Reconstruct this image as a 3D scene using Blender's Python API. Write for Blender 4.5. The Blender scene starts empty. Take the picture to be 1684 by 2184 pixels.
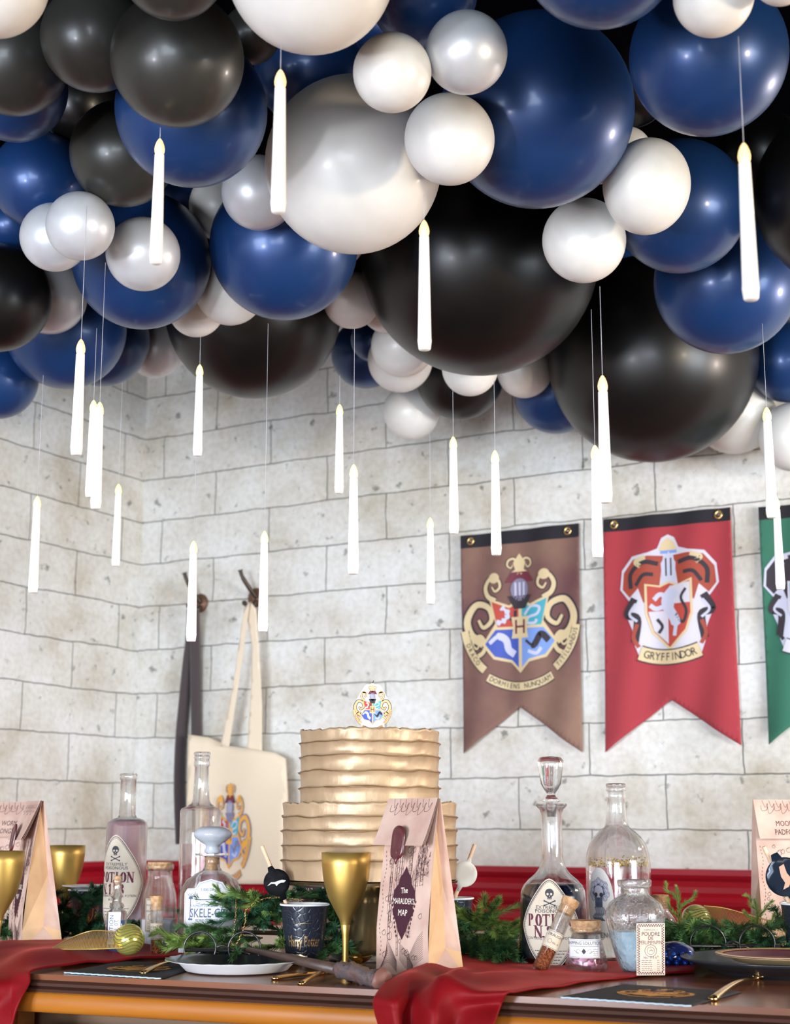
import bpy, bmesh, math, random
from mathutils import Vector, Matrix, noise
from mathutils.geometry import delaunay_2d_cdt
random.seed(7)
SC = bpy.context.scene
COL = SC.collection
# ------------------------------------------------------------------ camera
F = 3250.0; PITCH = math.atan(658 / F); ZC = 0.965; ZT = 0.75
cam = bpy.data.cameras.new('camera'); camo = bpy.data.objects.new('camera', cam); COL.objects.link(camo)
camo.location = (0, 0, ZC); camo.rotation_euler = (math.pi / 2 + PITCH, 0, 0)
cam.sensor_fit = 'VERTICAL'; cam.sensor_height = 36; cam.sensor_width = 36 * 1684 / 2184
cam.lens = F / 2184 * 36
cam.clip_start = 0.05; cam.clip_end = 60
cam.dof.use_dof = True; cam.dof.focus_distance = 2.35; cam.dof.aperture_fstop = 7.0
SC.camera = camo
SC.view_settings.view_transform = 'Standard'; SC.view_settings.look = 'None'
SC.view_settings.gamma = 1; SC.view_settings.use_curve_mapping = False
SC.view_settings.exposure = 1.15
w = bpy.data.worlds.new('world'); SC.world = w; w.use_nodes = True
w.node_tree.nodes['Background'].inputs[0].default_value = (0.8, 0.88, 1, 1)
w.node_tree.nodes['Background'].inputs[1].default_value = 0.0

def ray(px, py):
    x = (px - 842) / F; y = -(py - 1092) / F
    return Vector((x, math.cos(PITCH) - y * math.sin(PITCH), math.sin(PITCH) + y * math.cos(PITCH)))
def atD(px, py, D): return Vector((0, 0, ZC)) + ray(px, py) * D
def at(px, py, Y):
    r = ray(px, py); return Vector((0, 0, ZC)) + r * (Y / r.y)
def T(px, py, z=ZT):
    r = ray(px, py); return Vector((0, 0, ZC)) + r * ((z - ZC) / r.z)
def mpp(py, Y): return Y / ray(842, py).y / F            # metres per photo pixel at depth Y

# ------------------------------------------------------------------ lights (window behind the camera, added low side fills, ceiling spots)
def area(name, loc, target, size, power, color, sy=None, shape='RECTANGLE', spread=180):
    l = bpy.data.lights.new(name, 'AREA'); l.energy = power; l.color = color; l.shape = shape
    l.size = size; l.size_y = sy or size; l.spread = math.radians(spread)
    o = bpy.data.objects.new(name, l); COL.objects.link(o); o.location = loc
    o.rotation_euler = (Vector(target) - Vector(loc)).to_track_quat('-Z', 'Y').to_euler(); return o
def mirror_dir(px, py, ox, oy):
    v = ray(px, py).normalized(); right = Vector((1, 0, 0)); up = right.cross(v).normalized()
    n = right * ox + up * oy - v * math.sqrt(max(0.01, 1 - ox * ox - oy * oy))
    return v - 2 * v.dot(n) * n
BP = atD(1145, 236, 2.29)
area('window_light', BP + mirror_dir(1145, 236, -.06, .12) * 5.0, (0, 3.4, 1.2), 1.9, 76, (.80, .90, 1), 1.3)
area('fill_light_side', (-2.3, -.6, .95), (0.2, 4.3, .60), 1.3, 15, (.78, .88, 1), 1.1, spread=75)  # added fill with no window there, brightens the lower wall
area('spot_lamp_left', BP + mirror_dir(1145, 236, -.29, 0) * 3.0, (0, 2.5, 1.2), .16, 9, (.93, .90, 1), shape='DISK')
area('spot_lamp_warm', BP + mirror_dir(1145, 236, .38, .03) * 2.9, (0, 2.5, 1.3), .2, 17, (1, .80, .55), shape='DISK')
area('spot_lamp_right', BP + mirror_dir(1145, 236, .70, -.21) * 2.2, (0.2, 2.5, 1.3), .16, 10, (1, .84, .72), shape='DISK')
area('fill_light_right', (3.3, 0.2, .95), (0.9, 3.7, .62), 1.4, 17, (.80, .90, 1), 1.1, spread=75)  # added fill from the right for the lower wall, not a real window

# ------------------------------------------------------------------ materials
M = {}
def mat(name, color, rough=.5, metal=0, trans=0, ior=1.45, coat=0, emis=None, es=0, sheen=0, sss=0,
        var=None, vscale=10, vamt=.5, bump=0, bscale=60, alpha=1, spec=.5, stretch=None, thin=0):
    if name in M: return M[name]
    m = bpy.data.materials.new(name); m.use_nodes = True; nt = m.node_tree; b = nt.nodes['Principled BSDF']
    I = b.inputs
    I['Base Color'].default_value = (*color, 1); I['Roughness'].default_value = rough; I['Metallic'].default_value = metal
    I['Transmission Weight'].default_value = trans; I['IOR'].default_value = ior; I['Coat Weight'].default_value = coat
    I['Coat Roughness'].default_value = .15
    I['Sheen Weight'].default_value = sheen; I['Subsurface Weight'].default_value = sss; I['Alpha'].default_value = alpha
    I['Specular IOR Level'].default_value = spec
    if sss: I['Subsurface Scale'].default_value = .01
    if emis: I['Emission Color'].default_value = (*emis, 1); I['Emission Strength'].default_value = es
    tc = None
    if var or bump:
        tc = nt.nodes.new('ShaderNodeTexCoord'); src = tc.outputs['Object']
        if stretch:
            mp = nt.nodes.new('ShaderNodeMapping'); mp.inputs['Scale'].default_value = stretch
            nt.links.new(src, mp.inputs['Vector']); src = mp.outputs['Vector']
    if var:
        n = nt.nodes.new('ShaderNodeTexNoise'); n.inputs['Scale'].default_value = vscale; n.inputs['Detail'].default_value = 6
        nt.links.new(src, n.inputs['Vector'])
        r = nt.nodes.new('ShaderNodeValToRGB'); r.color_ramp.elements[0].position = .5 - vamt / 2; r.color_ramp.elements[1].position = .5 + vamt / 2
        r.color_ramp.elements[0].color = (*var, 1); r.color_ramp.elements[1].color = (*color, 1)
        nt.links.new(n.outputs['Fac'], r.inputs[0]); nt.links.new(r.outputs[0], I['Base Color'])
    if bump:
        n = nt.nodes.new('ShaderNodeTexNoise'); n.inputs['Scale'].default_value = bscale; n.inputs['Detail'].default_value = 4
        nt.links.new(src, n.inputs['Vector'])
        bp = nt.nodes.new('ShaderNodeBump'); bp.inputs['Strength'].default_value = bump; bp.inputs['Distance'].default_value = .004
        nt.links.new(n.outputs['Fac'], bp.inputs['Height']); nt.links.new(bp.outputs[0], I['Normal'])
    if thin:          # thin-walled glass: part of the light passes straight through the wall
        tr = nt.nodes.new('ShaderNodeBsdfTransparent'); tr.inputs[0].default_value = (*[.5 + .5 * x for x in color], 1); mxs = nt.nodes.new('ShaderNodeMixShader'); mxs.inputs[0].default_value = thin
        nt.links.new(b.outputs[0], mxs.inputs[1]); nt.links.new(tr.outputs[0], mxs.inputs[2]); nt.links.new(mxs.outputs[0], nt.nodes['Material Output'].inputs['Surface'])
    M[name] = m; return m

def brick_mat(name, off_x, off_z):
    m = bpy.data.materials.new(name); m.use_nodes = True; nt = m.node_tree; N = nt.nodes; L = nt.links
    b = N['Principled BSDF']; b.inputs['Roughness'].default_value = .75; b.inputs['Specular IOR Level'].default_value = .25
    tc = N.new('ShaderNodeTexCoord'); sp = N.new('ShaderNodeSeparateXYZ'); L.new(tc.outputs['Object'], sp.inputs[0])
    cb = N.new('ShaderNodeCombineXYZ'); L.new(sp.outputs['X'], cb.inputs[0]); L.new(sp.outputs['Z'], cb.inputs[1])
    mp = N.new('ShaderNodeMapping'); mp.inputs['Location'].default_value = (off_x, off_z, 0); L.new(cb.outputs[0], mp.inputs[0])
    def noisetex(scale, det=5, vec=None, rough=.55):
        n = N.new('ShaderNodeTexNoise'); n.inputs['Scale'].default_value = scale; n.inputs['Detail'].default_value = det
        n.inputs['Roughness'].default_value = rough
        L.new(vec or mp.outputs[0], n.inputs['Vector']); return n
    nd = noisetex(9, 3)
    sub = N.new('ShaderNodeVectorMath'); sub.operation = 'SUBTRACT'; sub.inputs[1].default_value = (.5, .5, .5); L.new(nd.outputs['Color'], sub.inputs[0])
    scl = N.new('ShaderNodeVectorMath'); scl.operation = 'SCALE'; scl.inputs['Scale'].default_value = .016; L.new(sub.outputs[0], scl.inputs[0])
    add = N.new('ShaderNodeVectorMath'); add.operation = 'ADD'; L.new(mp.outputs[0], add.inputs[0]); L.new(scl.outputs[0], add.inputs[1])
    br = N.new('ShaderNodeTexBrick'); L.new(add.outputs[0], br.inputs['Vector'])
    br.offset = .5; br.inputs['Scale'].default_value = 1; br.inputs['Brick Width'].default_value = .416; br.inputs['Row Height'].default_value = .1385
    br.inputs['Mortar Size'].default_value = .0024; br.inputs['Mortar Smooth'].default_value = .35
    br.inputs['Color1'].default_value = (1, 1, 1, 1); br.inputs['Color2'].default_value = (.93, .92, .90, 1); br.inputs['Mortar'].default_value = (.17, .18, .18, 1)
    big = noisetex(3.2, 6, rough=.65); r1 = N.new('ShaderNodeValToRGB'); L.new(big.outputs['Fac'], r1.inputs[0])
    e = r1.color_ramp.elements; e[0].position = .33; e[0].color = (.52, .47, .39, 1); e[1].position = .62; e[1].color = (.75, .745, .73, 1)
    e2 = e.new(.48); e2.color = (.67, .645, .60, 1)
    mx = N.new('ShaderNodeMixRGB'); mx.blend_type = 'MULTIPLY'; mx.inputs[0].default_value = .82; L.new(r1.outputs[0], mx.inputs[1]); L.new(br.outputs['Color'], mx.inputs[2])
    # dark chips and pits
    sp1 = noisetex(22, 3, rough=.6); sp2 = noisetex(5, 2)
    r2 = N.new('ShaderNodeValToRGB'); L.new(sp1.outputs['Fac'], r2.inputs[0]); r2.color_ramp.elements[0].position = .29; r2.color_ramp.elements[1].position = .37
    r2.color_ramp.elements[0].color = (.42, .43, .42, 1); r2.color_ramp.elements[1].color = (1, 1, 1, 1)
    mx2 = N.new('ShaderNodeMixRGB'); mx2.blend_type = 'MULTIPLY'; mx2.inputs[0].default_value = 1; L.new(mx.outputs[0], mx2.inputs[1]); L.new(r2.outputs[0], mx2.inputs[2])
    fine = noisetex(60, 4); r3 = N.new('ShaderNodeValToRGB'); L.new(fine.outputs['Fac'], r3.inputs[0])
    r3.color_ramp.elements[0].position = .3; r3.color_ramp.elements[0].color = (.86, .85, .83, 1); r3.color_ramp.elements[1].position = .6
    mx3 = N.new('ShaderNodeMixRGB'); mx3.blend_type = 'MULTIPLY'; mx3.inputs[0].default_value = 1; L.new(mx2.outputs[0], mx3.inputs[1]); L.new(r3.outputs[0], mx3.inputs[2])
    L.new(mx3.outputs[0], b.inputs['Base Color']); return m

# ------------------------------------------------------------------ object helpers
def link(name, me, parent=None, mats=()):
    o = bpy.data.objects.new(name, me); COL.objects.link(o)
    for m in mats: me.materials.append(m)
    if parent: o.parent = parent
    return o
def mesh(name, verts, faces, mats, parent=None, smooth=True, mi=None, auto=None):
    me = bpy.data.meshes.new(name); me.from_pydata([tuple(v) for v in verts], [], faces); me.update()
    if not isinstance(mats, (list, tuple)): mats = [mats]
    o = link(name, me, parent, mats)
    if mi:
        for p, i in zip(me.polygons, mi): p.material_index = i
    if smooth:
        for p in me.polygons: p.use_smooth = True
        if auto: me.set_sharp_from_angle(angle=auto)
    return o
def tag(o, label=None, cat=None, group=None, kind=None):
    if label: o['label'] = label
    if cat: o['category'] = cat
    if group: o['group'] = group
    if kind: o['kind'] = kind
    return o
def thing(name, label, cat, loc=(0, 0, 0), rz=0, group=None):
    o = bpy.data.objects.new(name, None); COL.objects.link(o); o.location = loc; o.rotation_euler = (0, 0, rz); o.empty_display_size = .03
    return tag(o, label, cat, group)
def copy_tree(o, parent=None):
    c = o.copy(); COL.objects.link(c); c.parent = parent
    for ch in o.children: copy_tree(ch, c)
    return c
class MB:
    def __init__(s): s.v = []; s.f = []; s.m = []
    def add(s, v, f, m=0):
        k = len(s.v); s.v += [Vector(a) for a in v]; s.f += [[i + k for i in q] for q in f]; s.m += [m] * len(f)
    def box(s, lo, hi, m=0, mx=None):
        x0, y0, z0 = lo; x1, y1, z1 = hi
        v = [Vector(p) for p in ((x0, y0, z0), (x1, y0, z0), (x1, y1, z0), (x0, y1, z0), (x0, y0, z1), (x1, y0, z1), (x1, y1, z1), (x0, y1, z1))]
        if mx: v = [mx @ p for p in v]
        s.add(v, [(0, 3, 2, 1), (4, 5, 6, 7), (0, 1, 5, 4), (1, 2, 6, 5), (2, 3, 7, 6), (3, 0, 4, 7)], m)
    def tube(s, pts, r, n=8, m=0, closed=False):
        pts = [Vector(p) for p in pts]; k = len(pts); rr = r if isinstance(r, (list, tuple)) else [r] * k
        ring = []; up = Vector((0, 0, 1)); prev = None
        for i, p in enumerate(pts):
            if closed: t = pts[(i + 1) % k] - pts[i - 1]
            else: t = pts[min(i + 1, k - 1)] - pts[max(i - 1, 0)]
            t.normalize()
            if prev is None: a = t.cross(up) if abs(t.z) < .95 else t.cross(Vector((1, 0, 0)))
            else: a = prev - t * prev.dot(t)
            a.normalize(); prev = a; b = t.cross(a)
            ring.append([p + (a * math.cos(q * 2 * math.pi / n) + b * math.sin(q * 2 * math.pi / n)) * rr[i] for q in range(n)])
        v = [x for q in ring for x in q]; f = []
        for i in range(k if closed else k - 1):
            j = (i + 1) % k
            for q in range(n): f.append((i * n + q, i * n + (q + 1) % n, j * n + (q + 1) % n, j * n + q))
        if not closed: f += [tuple(range(n))[::-1], tuple((k - 1) * n + q for q in range(n))]
        s.add(v, f, m)
    def lathe(s, prof, n=32, m=0, c=(0, 0, 0), mx=None, cap=True, sq=None):
        v = []; f = []
        for (r, z) in prof:
            for q in range(n):
                a = 2 * math.pi * q / n; x = math.cos(a); y = math.sin(a); k = 1
                if sq: k = (abs(x) ** sq + abs(y) ** sq) ** (-1 / sq)
                p = Vector((r * x * k, r * y * k, z)); p = mx @ p if mx else p
                v.append(p + Vector(c))
        for i in range(len(prof) - 1):
            for q in range(n): f.append((i * n + q, i * n + (q + 1) % n, (i + 1) * n + (q + 1) % n, (i + 1) * n + q))
        if cap:
            if prof[0][0] > 1e-5: f.append(tuple(range(n))[::-1])
            if prof[-1][0] > 1e-5: f.append(tuple((len(prof) - 1) * n + q for q in range(n)))
        s.add(v, f, m)
    def build(s, name, mats, parent=None, smooth=True, auto=None, weld=False):
        o = mesh(name, s.v, s.f, mats, parent, smooth, s.m, auto)
        if weld:
            bm = bmesh.new(); bm.from_mesh(o.data); bmesh.ops.remove_doubles(bm, verts=bm.verts, dist=1e-5); bmesh.ops.recalc_face_normals(bm, faces=bm.faces); bm.to_mesh(o.data); bm.free()
        return o
def spline(pts, n=8, closed=False):
    pts = [Vector(p) for p in pts]; out = []; k = len(pts)
    g = lambda i: pts[i % k] if closed else (pts[0] * 2 - pts[1] if i < 0 else pts[-1] * 2 - pts[-2] if i >= k else pts[i])
    for i in range(k if closed else k - 1):
        a, b, c, d = g(i - 1), g(i), g(i + 1), g(i + 2)
        for j in range(n):
            t = j / n; out.append(.5 * ((2 * b) + (c - a) * t + (2 * a - 5 * b + 4 * c - d) * t * t + (3 * b - a - 3 * c + d) * t ** 3))
    if not closed: out.append(pts[-1])
    return out

# ------------------------------------------------------------------ flat printed art, mapped onto real surfaces
_tc = {}
def text_geo(s, size, bold=0):
    key = (s, bold)
    if key not in _tc:
        cu = bpy.data.curves.new('t', 'FONT'); cu.body = s; cu.size = 1; cu.offset = bold; cu.align_x = 'CENTER'; cu.align_y = 'CENTER'; cu.resolution_u = 2
        ob = bpy.data.objects.new('t', cu); COL.objects.link(ob)
        bpy.context.view_layer.update()
        me = bpy.data.meshes.new_from_object(ob.evaluated_get(bpy.context.evaluated_depsgraph_get()))
        _tc[key] = ([v.co.copy() for v in me.vertices], [tuple(p.vertices) for p in me.polygons])
        bpy.data.objects.remove(ob); bpy.data.curves.remove(cu); bpy.data.meshes.remove(me)
    v, f = _tc[key]; return [(a.x * size, a.y * size) for a in v], f
SER = {
 'P': [('v', .12, 0, 1, .2), ('a', .3, .74, .26, .26, -90, 90), ('h', .12, .3, 1, .05), ('s', .12, 0), ('t', .12, 1)],
 'O': [('a', .42, .5, .32, .5, 0, 360)],
 'T': [('v', .42, 0, 1, .2), ('h', .02, .82, .97, .1), ('v', .04, .74, 1, .07), ('v', .80, .74, 1, .07), ('s', .42, 0)],
 'I': [('v', .3, 0, 1, .2), ('s', .3, 0), ('t', .3, 1)],
 'N': [('v', .14, 0, 1, .1), ('v', .76, 0, 1, .1), ('d', .14, 1, .76, 0, .2), ('s', .14, 0), ('t', .12, 1), ('t', .78, 1)],
 '.': [('a', .15, .1, .08, .08, 0, 360)],
 '1': [('v', .3, 0, 1, .2), ('s', .3, 0), ('d', .08, .74, .28, .95, .1)],
 '3': [('a', .32, .74, .25, .24, -80, 170), ('a', .32, .27, .28, .27, -170, 90)],
 '8': [('a', .4, .76, .24, .22, 0, 360), ('a', .4, .27, .3, .27, 0, 360)],
 '6': [('a', .4, .3, .3, .3, 0, 360), ('a', .55, .5, .45, .46, 95, 190)],
}
class Art:
    def __init__(s): s.items = []
    def poly(s, pts, m=0, l=0): s.items.append(('p', [tuple(p[:2]) for p in pts], m, l)); return s
    def ell(s, x, y, rx, ry, m=0, l=0, n=20, a0=0, a1=360):
        k = n if abs(a1 - a0) >= 360 else n + 1
        return s.poly([(x + rx * math.cos(math.radians(a0 + (a1 - a0) * i / n)), y + ry * math.sin(math.radians(a0 + (a1 - a0) * i / n))) for i in range(k)], m, l)
    def rect(s, x0, y0, x1, y1, m=0, l=0): return s.poly([(x0, y0), (x1, y0), (x1, y1), (x0, y1)], m, l)
    def line(s, pts, w, m=0, l=0, closed=False):
        pts = [Vector(p[:2]) for p in pts]
        if closed: pts.append(pts[0])
        ww = w if isinstance(w, (list, tuple)) else [w] * len(pts)
        L = []; R = []
        for i, p in enumerate(pts):
            if closed and i in (0, len(pts) - 1): t = pts[1] - pts[-2]
            else: t = pts[min(i + 1, len(pts) - 1)] - pts[max(i - 1, 0)]
            if t.length < 1e-9: t = Vector((1, 0))
            t.normalize(); nn = Vector((-t.y, t.x)) * ww[min(i, len(ww) - 1)] / 2; L.append(p + nn); R.append(p - nn)
        v = [tuple(a) for a in L + R]; k = len(L)
        s.items.append(('q', v, [(i, i + 1, k + i + 1, k + i) for i in range(k - 1)], m, l)); return s
    def curve(s, pts, w, m=0, l=0, n=6, closed=False):
        return s.line([q[:2] for q in spline([(a, b, 0) for a, b in pts], n, closed)], w, m, l, closed)
    def text(s, t, x, y, size, m=0, l=1, bold=.01, sx=1, rot=0):
        bold = 0 if any(c in 'MWmw' for c in t) else min(bold, .0085)
        v, f = text_geo(t, size, bold); c, q = math.cos(rot), math.sin(rot)
        s.items.append(('q', [(x + a * sx * c - b * q, y + a * sx * q + b * c) for a, b in v], f, m, l)); return s
    def arctext(s, t, cx, cy, R, a_mid, step, size, m, l=2, sx=1, inside=False):
        n = len(t)
        for i, ch in enumerate(t):
            if ch == ' ': continue
            a = a_mid + (i - (n - 1) / 2) * step * (1 if inside else -1)
            s.text(ch, cx + R * math.cos(a), cy + R * math.sin(a), size, m, l, .02, sx, a + (math.pi / 2 if inside else -math.pi / 2))
    def serif(s, t, x, y, h, m=0, l=1, sp=.95, sx=1):
        X = x - (len(t) - 1) * sp * h * sx / 2 - .4 * h * sx
        for ch in t:
            g = lambda a, b: (X + a * h * sx, y + (b - .5) * h)
            for it in SER.get(ch, []):
                if it[0] == 'v': s.rect(*g(it[1] - it[4] / 2, it[2]), *g(it[1] + it[4] / 2, it[3]), m, l)
                elif it[0] == 'h': s.rect(*g(it[1], it[3] - it[4]), *g(it[2], it[3]), m, l)
                elif it[0] == 's': s.rect(*g(it[1] - .18, 0), *g(it[1] + .18, .06), m, l)
                elif it[0] == 't': s.rect(*g(it[1] - .18, .94), *g(it[1] + .18, 1), m, l)
                elif it[0] == 'd': s.line([g(it[1], it[2]), g(it[3], it[4])], it[5] * h, m, l)
                elif it[0] == 'a':
                    _, ax, ay, rx, ry, a0, a1 = it; n = 16
                    A = [math.radians(a0 + (a1 - a0) * i / n) for i in range(n + 1)]
                    P = [g(ax + (rx - .07) * math.cos(a), ay + (ry - .05) * math.sin(a)) for a in A]
                    s.line(P, [(.08 + .14 * abs(math.cos(a))) * h for a in A], m, l)
            X += sp * h * sx * (.45 if ch in '.' else .8 if ch in 'I1' else 1)
        return s
    def build(s, name, mats, parent, fn, res=.01, lay=.00025):
        bm = bmesh.new()
        for it in s.items:
            if it[0] == 'p': _, v2, m, l = it; f2 = [tuple(range(len(v2)))]
            else: _, v2, f2, m, l = it
            vs = [bm.verts.new((a, b, l * 1000.0)) for a, b in v2]
            for q in f2:
                try: f = bm.faces.new([vs[i] for i in q]); f.material_index = m
                except ValueError: pass
        bm.normal_update()
        bmesh.ops.triangulate(bm, faces=bm.faces[:], ngon_method='EAR_CLIP')
        for _ in range(9):      # split long edges so that the print follows the curved surface
            es = [e for e in bm.edges if (e.verts[0].co.xy - e.verts[1].co.xy).length > res]
            if not es: break
            bmesh.ops.subdivide_edges(bm, edges=es, cuts=1)
            bmesh.ops.triangulate(bm, faces=[f for f in bm.faces if len(f.verts) > 3])
        for v in bm.verts: v.co = fn(v.co.x, v.co.y, v.co.z / 1000 * lay)
        me = bpy.data.meshes.new(name); bm.to_mesh(me); bm.free(); o = link(name, me, parent, mats)
        for p in me.polygons: p.use_smooth = True
        return o
def plane_map(o, ux, uy, nz): # origin and basis vectors
    o = Vector(o); ux = Vector(ux); uy = Vector(uy); nz = Vector(nz); return lambda a, b, h: o + ux * a + uy * b + nz * h
def cyl_map(R, zc, facing=-math.pi / 2, off=.0004):
    return lambda a, b, h: Vector(((R + off + h) * math.cos(facing + a / R), (R + off + h) * math.sin(facing + a / R), zc + b))

def skull(A, x, y, s, m=1, bones=True, bg=0, l=1):
    A.ell(x, y + .12 * s, .42 * s, .42 * s, m, l); A.rect(x - .2 * s, y - .48 * s, x + .2 * s, y - .1 * s, m, l)
    for k in (-1, 1): A.ell(x + k * .17 * s, y + .02 * s, .11 * s, .12 * s, bg, l + 1, 10)
    A.poly([(x - .05 * s, y - .22 * s), (x + .05 * s, y - .22 * s), (x, y - .1 * s)], bg, l + 1)
    for k in (-.1, 0, .1): A.rect(x + k * s - .012 * s, y - .48 * s, x + k * s + .012 * s, y - .33 * s, bg, l + 1)
    if bones:
        for k in (-1, 1):
            A.line([(x - .5 * s * k, y - 1.05 * s), (x + .5 * s * k, y - .62 * s)], .1 * s, m, l)
            for e in (-1, 1): A.ell(x + .5 * s * k * e, y - .835 * s + e * .215 * s, .09 * s, .09 * s, m, l, 8)
def scroll(A, x, y, s, m, dk, l, flip=1, w=.09):
    pts = [(x + flip * a * s, y + b * s) for a, b in ((.0, -.5), (.32, -.3), (.42, .05), (.2, .38), (-.12, .3), (-.2, .02), (0, -.14), (.14, .04))]
    A.curve(pts, [(.30 - .16 * i / 42) * s for i in range(60)], dk, l); A.curve(pts, [(.20 - .13 * i / 42) * s for i in range(60)], m, l + 1)
# crest palettes: index map {gold, dark, red, teal, blue, lblue, pale, helm, maroon, white}
def crest_quartered(A, x, y, s, g, l=1):
    P = lambda a, b: (x + a * s, y + b * s)
    for k in (-1, 1):
        scroll(A, x + k * .30 * s, y + .02 * s, .34 * s, g['gold'], g['dark'], l, k)
        scroll(A, x + k * .20 * s, y + .27 * s, .20 * s, g['gold'], g['dark'], l, k)
        scroll(A, x + k * .36 * s, y - .16 * s, .18 * s, g['gold'], g['dark'], l, -k)
        scroll(A, x + k * .07 * s, y + .43 * s, .13 * s, g['gold'], g['dark'], l, -k)
        A.ell(x + k * .21 * s, y + .345 * s, .045 * s, .04 * s, g['gold'], l + 1)
    A.poly([P(-.025, .36), P(.025, .36), P(.05, .45), P(0, .52), P(-.05, .45)], g['gold'], l + 2)
    A.poly([P(-.12, .30), P(.12, .30), P(.07, .38), P(-.07, .38)], g['maroon'], l + 2)
    out = [P(-.25, .19), P(-.09, .13), P(0, .19), P(.09, .13), P(.25, .19), P(.20, 0), P(.31, -.16), P(.22, -.27), P(.08, -.30), P(0, -.38), P(-.08, -.30), P(-.22, -.27), P(-.31, -.16), P(-.20, 0)]
    A.poly(out, g['gold'], l + 2); q = .93
    A.poly([P(-.015, .15), P(-.09, .11), P(-.23, .165), P(-.185, -.03), P(-.015, -.03)], g['red'], l + 3)
    A.poly([P(.015, .15), P(.09, .11), P(.23, .165), P(.185, -.03), P(.015, -.03)], g['teal'], l + 3)
    A.poly([P(-.015, -.05), P(-.20, -.05), P(-.285, -.155), P(-.21, -.25), P(-.075, -.28), P(-.015, -.34)], g['blue'], l + 3)
    A.poly([P(.015, -.05), P(.20, -.05), P(.285, -.155), P(.21, -.25), P(.075, -.28), P(.015, -.34)], g['lblue'], l + 3)
    A.curve([P(.04, .05), P(.10, .11), P(.17, .10), P(.15, .05), P(.08, .03), P(.07, -.01), P(.13, -.015), P(.15, .01)], .02 * s, g['pale'], l + 4)
    A.curve([P(-.19, .0), P(-.13, .02), P(-.10, .07), P(-.15, .12)], [.02 * s, .05 * s, .04 * s, .02 * s] * 8, g['pale'], l + 4)
    A.curve([P(-.10, .04), P(-.05, .02), P(-.04, .09)], .025 * s, g['dark'], l + 4)
    A.curve([P(-.25, -.15), P(-.18, -.10), P(-.12, -.13), P(-.10, -.20), P(-.05, -.24)], [.03 * s] * 6 + [.055 * s] * 30, g['pale'], l + 4)
    A.curve([P(.05, -.14), P(.12, -.18), P(.18, -.10), P(.24, -.15)], [.02 * s] * 5 + [.05 * s] * 20, g['dark'], l + 4)
    A.curve([P(.07, -.22), P(.14, -.24), P(.18, -.2)], .025 * s, g['pale'], l + 4)
    A.ell(x, y + .245 * s, .075 * s, .085 * s, g['helm'], l + 4); A.poly([P(-.10, .20), P(.10, .20), P(.05, .10), P(-.05, .10)], g['dark'], l + 4)
    for k in (-.035, 0, .035): A.rect(*P(k - .008, .20), *P(k + .008, .30), g['pale'], l + 5)
    A.poly([P(-.075, .04), P(.075, .04), P(.06, -.04), P(.075, -.12), P(-.075, -.12), P(-.06, -.04)], g['gold'], l + 5)
    A.text('H', x, y - .04 * s, .15 * s, g['maroon'], l + 6, .02)
    # motto ribbons
    def arcband(a0, a1, R, wd, m, ll):
        n = 14; A.line([P(R * math.cos(math.radians(a0 + (a1 - a0) * i / n)), .02 + R * math.sin(math.radians(a0 + (a1 - a0) * i / n))) for i in range(n + 1)], wd * s, m, ll)
    for a0, a1, R in ((238, 302, .50), (188, 232, .47), (308, 352, .47)):
        arcband(a0, a1, R, .075, g['dark'], l + 1); arcband(a0, a1, R, .06, g['gold'], l + 2)
    A.arctext('DORMIENS NUNQUAM', x, y + .02 * s, .50 * s, math.radians(270), .066, .055 * s, g['dark'], l + 4, .8, True)
    A.arctext('DRACO', x, y + .02 * s, .47 * s, math.radians(212), .085, .055 * s, g['dark'], l + 4, .8, True)
    A.arctext('TITILLANDUS', x, y + .02 * s, .47 * s, math.radians(330), .062, .05 * s, g['dark'], l + 4, .8, True)
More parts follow.
